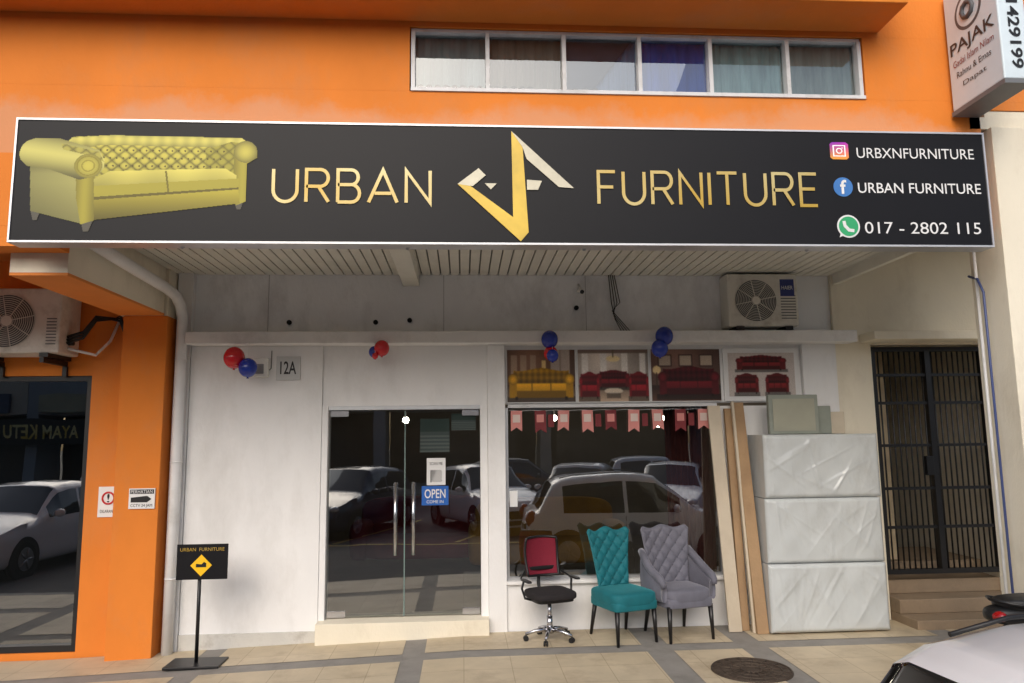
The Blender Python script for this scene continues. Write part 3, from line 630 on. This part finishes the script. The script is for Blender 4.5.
prism('arrow',[(-3.15,1.33),(-3.0,1.33),(-2.96,1.36),(-3.0,1.39),(-3.15,1.375)],-.219,-.2165,m_black,an); text('sub2','CCTV 24 JAM',-3.15,-2.95,1.28,1.315,-.219,m_black,an)
# ---------------------------------------------------------------- stand sign
st=empty('standing_sign',(-2.38,-.52,gz(-2.38)+.004))
box('base',-.24,.24,-.15,.15,0,.025,m_blackmetal,st,.006)
cyl('pole',(0,0,.02),(0,0,.85),.016,m_blackmetal,st,14)
box('board',-.20,.25,-.03,-.012,.74,1.05,m_signblk,st,.003)
text('board_text','URBAN  FURNITURE',-.17,.22,.99,1.02,-.033,m_gold,st)
prism('diamond',[(.02,.77),(.115,.865),(.02,.96),(-.075,.865)],-.036,-.031,m_yellow,st)
prism('sofa_icon',[(-.025,.85),(.065,.85),(.065,.885),(.045,.895),(.025,.875),(-.025,.88)],-.039,-.0365,m_black,st)
# ---------------------------------------------------------------- chairs
def seat_cushion(name,P,x0,x1,y0,y1,z0,z1,mat,p=.35): return ellipsoid(name,((x0+x1)/2,(y0+y1)/2,(z0+z1)/2),((x1-x0)/2,(y1-y0)/2,(z1-z0)/2),mat,P,48,24,p)
def tufted(name,P,mat,z0,z1,w0,w1,y0,lean,wing,scal,kx=9.0,tk=.03,nu=72,nv=72,btm=None):
    V=[];F=[]
    def hw(v): return (w0+(w1-w0)*(v**1.6))/2
    def P3(u,v,side):
        zz=z0+(z1-z0)*v+(scal*math.cos(u*math.pi*2)*.5)*v**4
        zz-= .05*max(0,(abs(u)-.82)/.18)**2*v**6
        x=u*hw(v); y=y0+lean*v
        bulge=(max(0,1-abs(u)**6))**.5*(max(0,1-abs(2*v-1)**14))**.5
        if side==0:
            a=(x*kx); b=(zz*kx*.85)
            t=(abs(math.sin(math.pi*(a+b)))*abs(math.sin(math.pi*(a-b))))**.42
            y=y-tk*.6*bulge-.030*t*bulge*(1 if .04<v<.97 else .3)-wing*abs(u)**2.2*(.3+.7*v)
        else: y=y+.045*bulge-wing*abs(u)**2.2*(.3+.7*v)
        return (x,y,zz)
    for side in (0,1):
        for j in range(nv+1):
            for i in range(nu+1): V.append(P3(-1+2*i/nu,j/nv,side))
    n1=(nu+1)*(nv+1)
    for side in (0,1):
        o=side*n1
        for j in range(nv):
            for i in range(nu):
                a=o+j*(nu+1)+i; q=(a,a+1,a+nu+2,a+nu+1); F.append(q if side==0 else q[::-1])
    def rim(idx):
        for a,b in zip(idx[:-1],idx[1:]): F.append((a,a+n1,b+n1,b))
    rim([j*(nu+1) for j in range(nv+1)]); rim([j*(nu+1)+nu for j in range(nv,-1,-1)])
    rim([nv*(nu+1)+i for i in range(nu+1)]); rim([i for i in range(nu,-1,-1)])
    mk(name,V,F,mat,P,smooth=True)
    c=0
    for a2 in range(-14,15):
        for b2 in range(0,40):
            a=(a2)/2.0/kx; b=b2/2.0/(kx*.85)
            if (a2+b2)%2: continue
            v=(b-z0)/(z1-z0)
            if not(.08<v<.9): continue
            u=a/hw(v)
            if abs(u)>.88: continue
            x,y,z=P3(u,v,0); ellipsoid('button_%d'%c,(x,y-.004,z),(.009,.005,.009),btm or mat,P,10,8); c+=1
def velvet(name,col,hi):
    m=M(name,col,.75,.22,5,.12,140); N,L,b=nd(m); b.inputs['Sheen Weight'].default_value=.6; b.inputs['Sheen Tint'].default_value=lin(hi); b.inputs['Sheen Roughness'].default_value=.35; return m
m_teal=velvet('teal_velvet',(8,104,114),(110,210,215)); m_greyv=velvet('grey_velvet',(106,106,118),(210,210,220))
m_teald=velvet('teal_velvet_dark',(4,70,76),(80,180,180)); m_greyd=velvet('grey_velvet_dark',(74,74,84),(150,150,160))
m_leg=M('black_lacquered_wood',(22,19,20),.35,.2,9)
tc_=empty('teal_tufted_dining_chair',(1.50,-.36,0),math.radians(20)); tc_.scale=(.90,.90,.90)
tufted('backrest',tc_,m_teal,.50,1.10,.38,.54,.16,.14,.07,.045,kx=8.0,btm=m_teald)
seat_cushion('seat',tc_,-.27,.27,-.33,.26,.36,.52,m_teal,.4)
seat_cushion('seat_rail',tc_,-.265,.265,-.325,.24,.33,.43,m_teal,.25)
for i,(x,y,dx,dy) in enumerate([(-.22,-.27,-.01,-.02),(.22,-.27,.01,-.02),(-.2,.2,-.02,.08),(.2,.2,.02,.08)]):
    tube('leg_%d'%i,[(x,y,.36),(x+dx,y+dy,0)],[.028,.016],m_leg,tc_,10)
gc=empty('grey_tufted_armchair',(2.05,-.31,0),math.radians(14)); gc.scale=(.90,.90,.90)
tufted('backrest',gc,m_greyv,.50,1.11,.48,.60,.16,.12,.08,.035,kx=7.6,btm=m_greyd)
seat_cushion('seat',gc,-.27,.27,-.32,.26,.37,.53,m_greyv,.4); seat_cushion('seat_rail',gc,-.275,.275,-.315,.24,.33,.44,m_greyv,.25)
for s,nm in ((-1,'l'),(1,'r')):
    V=[];F=[];n=24
    for k in range(n+1):
        t=k/n; y=.20-.46*t; zt=.82-.22*t**.6
        for q in range(12):
            a=2*math.pi*q/12; cx=s*(.285+.03*math.sin(t*3.1)); V.append((cx+.036*math.cos(a),y,(.40+zt)/2+(zt-.40)/2*math.copysign(abs(math.sin(a))**.5,math.sin(a))))
    for k in range(n):
        for q in range(12): F.append((k*12+q,k*12+(q+1)%12,(k+1)*12+(q+1)%12,(k+1)*12+q))
    F.append(tuple(range(12))); F.append(tuple(range(n*12,n*12+12))[::-1])
    mk('arm_'+nm,V,F,m_greyv,gc,smooth=True)
    tube('arm_roll_'+nm,[(s*.29,.22,.86),(s*.30,.14,.81),(s*.312,.05,.75),(s*.318,-.04,.70),(s*.315,-.14,.66),(s*.31,-.22,.635),(s*.305,-.26,.60),(s*.30,-.27,.55)],[.036,.038,.04,.04,.04,.04,.036,.028],m_greyv,gc,16)
for i,(x,y,dx,dy) in enumerate([(-.24,-.27,-.01,-.02),(.24,-.27,.01,-.02),(-.22,.2,-.02,.08),(.22,.2,.02,.08)]):
    tube('leg_%d'%i,[(x,y,.36),(x+dx,y+dy,0)],[.028,.016],m_leg,gc,10)
oc=empty('office_swivel_chair',(.81,-.36,0),math.radians(18)); oc.scale=(.86,.86,.86)
m_redmesh=M('burgundy_mesh',(122,20,44),.85,.15,90,.2,200); m_seatf=M('black_seat_fabric',(34,30,32),.9,.2,60,.2,150)
V=[];F=[];nu,nv=16,16
for j in range(nv+1):
    for i in range(nu+1):
        u=-1+2*i/nu;v=j/nv; V.append((u*(.185+.03*v-.03*v**4),.20+.05*v-.06*u*u+.03*math.sin(v*3.1),.66+.42*v-.02*u*u*(v-.5)))
for j in range(nv):
    for i in range(nu): a=j*(nu+1)+i; F.append((a,a+1,a+nu+2,a+nu+1))
bk=mk('back_mesh',V,F,m_redmesh,oc,smooth=True); sd=bk.modifiers.new('s','SOLIDIFY'); sd.thickness=.02
edge=[V[i] for i in range(nu+1)]+[V[j*(nu+1)+nu] for j in range(1,nv+1)]+[V[nv*(nu+1)+i] for i in range(nu-1,-1,-1)]+[V[j*(nu+1)] for j in range(nv-1,-1,-1)]
tube('back_frame',edge,.014,m_black,oc,8)
box('lumbar_bar',-.19,.19,.19,.215,.72,.76,m_black,oc,.006)
seat_cushion('seat',oc,-.25,.25,-.27,.22,.45,.545,m_seatf,.45); seat_cushion('seat_shell',oc,-.22,.22,-.22,.2,.425,.48,m_black,.3)
tube('back_arm',[(0,.1,.43),(0,.24,.44),(0,.29,.56),(0,.27,.80)],.02,m_black,oc,10)
for s in (-1,1):
    tube('armrest_post_%d'%s,[(s*.2,.0,.44),(s*.28,.02,.46),(s*.30,.06,.56),(s*.29,.03,.64)],.013,m_black,oc,10)
    tube('armrest_link_%d'%s,[(s*.29,.03,.64),(s*.285,.12,.66),(s*.2,.22,.72)],.011,m_black,oc,8)
    ellipsoid('armrest_pad_%d'%s,(s*.29,-.04,.655),(.028,.12,.013),m_black,oc,20,10,.5)
cyl('gas_lift',(0,0,.16),(0,0,.43),.024,m_chrome,oc,16); cyl('gas_sleeve',(0,0,.1),(0,0,.26),.033,m_chrome,oc,16)
cyl('hub',(0,0,.08),(0,0,.15),.045,m_chrome,oc,20)
for k in range(5):
    a=k*2*math.pi/5+.35; c,s=math.cos(a),math.sin(a)
    tube('star_leg_%d'%k,[(c*.03,s*.03,.12),(c*.16,s*.16,.105),(c*.27,s*.27,.075)],[.026,.02,.015],m_chrome,oc,10)
    cyl('caster_stem_%d'%k,(c*.265,s*.265,.075),(c*.265,s*.265,.04),.008,m_black,oc,8)
    for q in (-1,1): cyl('caster_%d_%d'%(k,q),(c*.265-s*.014*q-s*.008*q,s*.265+c*.014*q+c*.008*q,.03),(c*.265-s*.006*q,s*.265+c*.006*q,.03),.029,m_black,oc,16)
# ---------------------------------------------------------------- wrapped cartons, boards
wc=empty('plastic_wrapped_cartons')
zs=[.02,.66,1.28,1.90]; prng=np.random.RandomState(3)
for i in range(3):
    o=.010*(i-1); x0_,x1_,y0_,y1_=2.93+o,4.10+o*.6,-.46+.010*((i*2)%3),-.05; za,zb=zs[i],zs[i+1]-.006
    nx_,nz_=110,64
    cre=[(prng.rand(),prng.rand(),prng.uniform(-1.2,1.2),prng.uniform(.003,.007),prng.uniform(.008,.02)) for _ in range(18)]
    u=np.linspace(0,1,nx_+1)[None,:]; v=np.linspace(0,1,nz_+1)[:,None]
    wv=.005*np.sin(9*u+5*v+i*2)*np.sin(7*v+2*i)+.003*np.sin(23*u-11*v+i)
    for cu_,cv_,ang,am,wd in cre:
        dd=(u-cu_)*math.cos(ang)+(v-cv_)*math.sin(ang)*.55; al=-(u-cu_)*math.sin(ang)+(v-cv_)*math.cos(ang)*.55
        wv=wv+am*np.exp(-(dd/wd)**2)*np.exp(-(al/.28)**2)
    ed=np.minimum(np.minimum(u,1-u)+0*v,np.minimum(v*.5,(1-v)*.5)+0*u)
    yy=y0_+.026*np.clip(1-ed/.03,0,1)**2-wv*np.clip(ed*14,0,1)
    V=[];F=[]
    for j in range(nz_+1):
        for q in range(nx_+1): V.append((x0_+(x1_-x0_)*q/nx_,float(yy[j,q]),za+(zb-za)*j/nz_))
    n0=len(V)
    for j in range(nz_+1):
        for q in range(nx_+1): V.append((x0_+(x1_-x0_)*q/nx_,y1_,za+(zb-za)*j/nz_))
    nf=nx_*nz_
    for j in range(nz_):
        for q in range(nx_): a=j*(nx_+1)+q; F.append((a,a+1,a+nx_+2,a+nx_+1))
    F.append((n0,n0+nz_*(nx_+1),n0+nz_*(nx_+1)+nx_,n0+nx_))
    for j in range(nz_):
        a=j*(nx_+1); F.append((a,a+nx_+1,n0+a+nx_+1,n0+a)); a+=nx_; F.append((a,n0+a,n0+a+nx_+1,a+nx_+1))
    for q in range(nx_):
        F.append((q,n0+q,n0+q+1,q+1)); a=nz_*(nx_+1)+q; F.append((a,a+1,n0+a+1,n0+a))
    o_=mk('carton_%d'%i,V,F,m_w,wc)
    for k_,p in enumerate(o_.data.polygons): p.use_smooth=k_<nf
for i in range(2): box('pallet_%d'%i,3.0+i*.75,3.2+i*.75,-.4,-.1,.002,.02,m_cardb,wc)
fl=empty('framed_panels')
m_gg=M('grey_green_panel',(138,144,134),.5,.1,4,dirt=(108,112,104),dirt_amt=.4)
box('panel_a',3.05,3.56,-.36,-.30,1.898,2.29,m_gg,fl,.008); box('panel_a_face',3.09,3.52,-.366,-.361,1.93,2.25,M('panel_face',(156,156,140),.45,.1,3),fl)
box('panel_b',3.40,3.74,-.26,-.2,1.898,2.18,m_gg,fl,.008); box('panel_c',3.66,3.90,-.22,-.16,1.898,2.12,m_cardb2,fl,.006)
def leaning(name,x0,x1,yb,yt,h,mat,th=.03,dx=0):
    P=empty(name); mk('sheet',[(x0,yb,.006),(x1,yb,.006),(x1,yb+th,.006),(x0,yb+th,.006),(x0+dx,yt,h),(x1+dx,yt,h),(x1+dx,yt+th,h),(x0+dx,yt+th,h)],[(0,3,2,1),(4,5,6,7),(0,1,5,4),(1,2,6,5),(2,3,7,6),(3,0,4,7)],mat,P,bevel=.004); return P
leaning('leaning_board',2.56,2.69,-.30,-.06,2.20,m_cardb2,dx=-.03); leaning('leaning_board',2.70,2.78,-.26,-.08,2.17,m_cardb,.05)
leaning('cardboard_bundle',2.80,2.915,-.40,-.12,2.23,m_cardb,.07,dx=-.03); leaning('leaning_board',2.775,2.80,-.36,-.14,2.24,m_cardb2,.04,dx=-.02)
# ---------------------------------------------------------------- cars
def paint(name,col): return M(name,col,.3,.03,3,coat=1.0)
m_carglass=M('car_window_glass',(10,12,14),.04,.1,3,spec=.9,coat=.6); m_tyre=M('tyre_rubber',(18,18,18),.85,.2,20); m_rim=M('alloy_rim',(150,152,156),.3,.05,8,metal=.8)
m_head=M('headlamp',(200,205,210),.1,.05,5,coat=1); m_tail=M('tail_lamp',(150,10,14),.15,.05,5,coat=1)
def car(name,loc,rot,col,L_=3.9,W=1.68,H=1.42,hatch=True):
    P=empty(name,loc,rot); mp=paint('car_paint_%d_%d_%d'%col,col)
    if hatch: prof=[(0,.50),(.03,.62),(.12,.74),(.5,.86),(.98,.97),(1.05,1.0),(1.7,H-.05),(2.0,H-.005),(2.4,H),(3.1,H-.05),(3.35,H-.10),(3.47,H-.16),(3.72,1.0),(3.84,.92),(3.88,.7),(3.9,.5)]
    else: prof=[(0,.50),(.03,.6),(.12,.7),(.5,.8),(.98,.9),(1.08,.93),(1.75,H-.05),(2.05,H-.005),(2.4,H),(2.9,H-.05),(3.3,1.02),(3.45,.98),(3.8,.94),(3.88,.7),(3.9,.5)]
    xs=[p[0] for p in prof]; zs_=[p[1] for p in prof]
    st_=sorted(set([round(x,3) for x in list(np.linspace(0,3.9,66))+xs])); k=L_/3.9
    belt=lambda x: .90+.04*(x/3.9)
    V=[];F=[];mi=[]
    for x in st_:
        top=float(np.interp(x,xs,zs_)); hw=W/2*(1-.16*max(0,(.55-x)/.55)**2-.10*max(0,(x-3.4)/.5)**2)
        b=min(belt(x),top-.03); gh=max(0,top-belt(x)); 
        tw=hw*(.97-.22*min(1,gh/.45)) 
        half=[(hw*.9,.2),(hw*.98,.26),(hw,.4),(hw*1.0,.6),(hw*.995,.78 if b>.8 else b-.04),(hw*.965,b)]
        half+= [(hw*.965+(tw-hw*.965)*.33,b+(top-.05-b)*.35 if gh>0 else b+.005),(hw*.965+(tw-hw*.965)*.8,b+(top-.05-b)*.85 if gh>0 else b+.01),(tw*.96,top-.045 if gh>0.06 else b+.015),(tw*.8,top-.012 if gh>.06 else top-.01),(0,top+.01)]
        ring_=half+[(-a,c) for a,c in half[::-1][1:]]
        NP=len(ring_)
        for a,c in ring_: V.append(((x-1.95)*k,a,c))
    for i in range(len(st_)-1):
        xm=(st_[i]+st_[i+1])/2; top=float(np.interp(xm,xs,zs_)); 
        for q in range(NP-1):
            a=i*NP+q; F.append((a,a+NP,a+NP+1,a+1)); m=0
            j=q if q<NP//2 else NP-2-q
            wend=3.3 if hatch else 3.0
            if j in (5,6) and 1.32<xm<wend and top-belt(xm)>.2 and not(2.22<xm<2.30): m=1
            slope1=1.08<xm<1.68; slope2=(3.47<xm<3.71) if hatch else (2.95<xm<3.28)
            if (slope1 or slope2) and j in (9,8): m=1
            mi.append(m)
        F.append((i*NP,i*NP+NP-1,i*NP+2*NP-1,i*NP+NP)); mi.append(2)
    F.append(tuple(range(NP))); mi.append(0); F.append(tuple(range((len(st_)-1)*NP,len(st_)*NP))[::-1]); mi.append(0)
    o=mk('body',V,F,mp,P,smooth=True,mats=[mp,m_carglass,m_black],midx=mi)
    bm=bmesh.new(); bm.from_mesh(o.data); bmesh.ops.recalc_face_normals(bm,faces=bm.faces); bm.to_mesh(o.data); bm.free()
    for nx,x in (('f',-1.95*k+.72),('r',1.95*k-.66)):
        for s in (-1,1):
            y=s*W/2
            cyl('arch_%s_%d'%(nx,s),(x,y*.9,.31),(x,y*1.004,.31),.36,m_black,P,36)
            tube('tyre_%s_%d'%(nx,s),[(x,y*.8,.3),(x,y*.98,.3),(x,y*1.01,.3)],[.3,.3,.27],m_tyre,P,36)
            cyl('rim_%s_%d'%(nx,s),(x,y*1.0,.3),(x,y*1.018,.3),.19,m_rim,P,30)
            for a in range(5):
                t=a*2*math.pi/5; cyl('spoke_%s_%d_%d'%(nx,s,a),(x,y*1.022,.3),(x+.18*math.cos(t),y*1.022,.3+.18*math.sin(t)),.018,m_rim,P,8)
    for s in (-1,1):
        ellipsoid('headlamp_%d'%s,((-1.95+.16)*k,s*W*.37,.68),(.17,.13,.075),m_head,P); ellipsoid('tail_lamp_%d'%s,((1.95-.07)*k,s*W*.41,.84),(.10,.09,.14),m_tail,P)
        ellipsoid('mirror_%d'%s,((-1.95+1.42)*k,s*(W/2+.08),.98),(.06,.1,.07),mp,P)
        tube('door_line_%d'%s,[((-1.95+2.26)*k,s*W/2*1.0,.35),((-1.95+2.26)*k,s*W/2*1.002,.6),((-1.95+2.26)*k,s*W/2*.98,.88)],.006,m_black,P,6)
    box('grille',-1.97*k,-1.93*k,-.42,.42,.42,.56,m_black,P,.01); box('intake',-1.965*k,-1.9*k,-.5,.5,.25,.36,m_black,P,.01)
    box('number_plate',-1.985*k,-1.968*k,-.24,.24,.40,.50,m_black,P); box('rear_plate',1.93*k,1.965*k,-.24,.24,.62,.72,m_black,P)
    return P
R=math.radians
pc=car('parked_car',(3.02,-5.57,-.28),R(180),(247,248,249),L_=3.9,W=1.66,H=1.57)
for s in (-1,1): tube('roof_gutter_%d'%s,[(-.1,s*.50,1.582),(.5,s*.505,1.575),(1.15,s*.50,1.532),(1.38,s*.48,1.487)],.009,m_black,pc,8)
rowx=[(-8.4,(210,210,214)),(-5.6,(60,62,68)),(-2.7,(22,30,60)),(.55,(226,227,230)),(2.9,(200,202,206)),(5.3,(228,230,233)),(8.2,(120,20,24))]
for i,(x,c) in enumerate(rowx): car('parked_car',(x,-10.9-.2*(i%2),-.28),R(-68 if i%3 else -112),c,hatch=(i%3!=1),H=1.55)
car('parked_car',(-7.9,-6.6,-.28),R(-84),(226,227,230),H=1.5)
for i,(x,c) in enumerate([(-6,(190,192,196)),(1.9,(70,74,80)),(6.5,(225,226,228))]): car('parked_car',(x,-17.3,-.28),R(180 if i else 0),c,H=1.55)
# ---------------------------------------------------------------- motorcycle
mc=empty('motorcycle',(3.62,-2.56,0)); mc.scale=(.95,.95,.93)
m_mc=M('motorcycle_red',(140,20,24),.3,.05,4,coat=.8)
ellipsoid('seat',(.42,0,.78),(.40,.13,.055),m_black,mc,30,16,.6)
ellipsoid('tail_cowl',(.18,0,.70),(.24,.11,.07),m_black,mc,24,14,.7); ellipsoid('tail_lamp',(.0,-.03,.70),(.05,.09,.045),m_tail,mc)
tube('grab_rail',[(.30,.14,.76),(.05,.13,.80),(-.02,.0,.81),(.05,-.13,.80),(.30,-.14,.76)],.012,m_blackmetal,mc,8)
tube('rear_fender',[(.3,0,.62),(.1,0,.58),(-.06,0,.42)],[.06,.05,.03],m_black,mc,10)
for nm,x in (('rear',.28),('front',1.52)):
    ring('tyre_'+nm,(x,0,.29),.25,.045,m_tyre,mc,'Y',40,12); ring('rim_'+nm,(x,0,.29),.2,.014,m_rim,mc,'Y',36,8); cyl('hub_'+nm,(x,-.05,.29),(x,.05,.29),.05,m_rim,mc,16)
    for a in range(8):
        t=a*math.pi/4; cyl('spoke_%s_%d'%(nm,a),(x,0,.29),(x+.2*math.cos(t),0,.29+.2*math.sin(t)),.006,m_chrome,mc,6)
ellipsoid('engine',(.82,0,.38),(.2,.12,.13),m_rim,mc,20,14,.6); ellipsoid('side_cover',(.6,0,.56),(.3,.13,.12),m_mc,mc,24,14,.7)
ellipsoid('leg_shield',(1.22,0,.62),(.12,.2,.26),m_mc,mc,24,14,.7); tube('fork',[(1.25,0,.95),(1.52,0,.29)],.03,m_chrome,mc,10)
tube('handlebar',[(1.12,.34,1.0),(1.2,.12,1.02),(1.2,-.12,1.02),(1.12,-.34,1.0)],.015,m_black,mc,8); ellipsoid('headlamp',(1.32,0,.95),(.1,.13,.09),m_head,mc); ellipsoid('front_fender',(1.52,0,.5),(.22,.06,.08),m_mc,mc)
tube('exhaust',[(.8,-.12,.28),(.4,-.16,.28),(.05,-.17,.34)],[.02,.035,.045],m_chrome,mc,12)
tube('stand',[(.7,.1,.3),(.72,.2,0)],.012,m_black,mc,6)
tube('frame_tube',[(.3,0,.3),(.6,0,.45),(1.0,0,.45),(1.25,0,.9)],.03,m_black,mc,8)
# ---------------------------------------------------------------- opposite side of the street
OB=empty('opposite_shophouses')
m_ob=M('opposite_wall',(170,160,146),.8,.12,.6); m_ob2=M('opposite_wall_grey',(138,140,144),.8,.12,.6)
for i in range(9):
    x=-34+i*7.5; mm=m_ob if i%2 else m_ob2
    box('upper_%d'%i,x,x+7.48,-29,-26,3.2,7.5,mm,OB); box('recess_%d'%i,x+.5,x+7.5,-29,-28.2,-.28,3.199,m_dark if i%3 else m_black,OB)
    box('pillar_%d'%i,x,x+.5,-28,-26,-.28,3.199,mm,OB); box('upper_win_%d'%i,x+1,x+6.4,-25.99,-25.95,4.9,6.4,m_carglass,OB)
    box('fascia_%d'%i,x+.6,x+6.8,-25.95,-25.8,3.3,4.1,M('fascia_%d'%(i%4),[(96,44,44),(60,70,90),(150,144,120),(80,96,86)][i%4],.5),OB)
    box('shopfront_%d'%i,x+1.0,x+6.6,-28.19,-28.1,-.1,2.4,M('shopfront_glass',(50,54,58),.15,.3,1),OB)
box('walk',-40,40,-28,-21,-.32,-.1,m_kerb,OB)
rs=empty('restaurant_sign'); box('board',-20.2,-15.9,-25.7,-25.6,1.9,3.0,m_black,rs); text('name','AYAM KETU',-19.7,-16.5,2.15,2.75,-25.59,m_gold,rs,'B',offset=.02)
cyl('post_a',(-20.0,-25.65,-.1),(-20.0,-25.65,1.9),.05,m_black,rs); cyl('post_b',(-16.1,-25.65,-.1),(-16.1,-25.65,1.9),.05,m_black,rs)
# ---------------------------------------------------------------- world, sun, camera
w=bpy.data.worlds.new('World'); S.world=w; w.use_nodes=True; N=w.node_tree.nodes; L=w.node_tree.links
AZ,EL=196,34
sky=N.new('ShaderNodeTexSky'); sky.sky_type='NISHITA'; sky.sun_disc=False; sky.sun_elevation=R(EL); sky.sun_rotation=R(AZ); sky.air_density=1.0; sky.dust_density=4.0; sky.ozone_density=1.5
L.new(sky.outputs[0],N['Background'].inputs[0]); N['Background'].inputs[1].default_value=.15
sl=bpy.data.lights.new('sun','SUN'); sl.energy=1.45; sl.angle=R(60); sl.color=(1,.995,.98); so=bpy.data.objects.new('sun',sl); S.collection.objects.link(so)
az=R(AZ); el=R(EL); d=Vector((math.sin(az)*math.cos(el),math.cos(az)*math.cos(el),math.sin(el))); so.rotation_euler=d.to_track_quat('Z','Y').to_euler()
t,p,r=[math.radians(a) for a in (7.53,3.84,.71)]
f=Vector((math.sin(p)*math.cos(t),math.cos(p)*math.cos(t),math.sin(t))); r0=Vector((math.cos(p),-math.sin(p),0)); u0=r0.cross(f)
ri=r0*math.cos(r)-u0*math.sin(r); up=r0*math.sin(r)+u0*math.cos(r)
cd=bpy.data.cameras.new('camera'); co=bpy.data.objects.new('camera',cd); S.collection.objects.link(co); S.camera=co
cd.sensor_width=36; cd.lens=740/1024*36; cd.clip_end=1000; cd.clip_start=.05
co.matrix_world=Matrix(((ri.x,up.x,-f.x,0),(ri.y,up.y,-f.y,-7.6),(ri.z,up.z,-f.z,1.88),(0,0,0,1)))
S.view_settings.view_transform='Standard'; S.view_settings.look='None'; S.view_settings.exposure=0
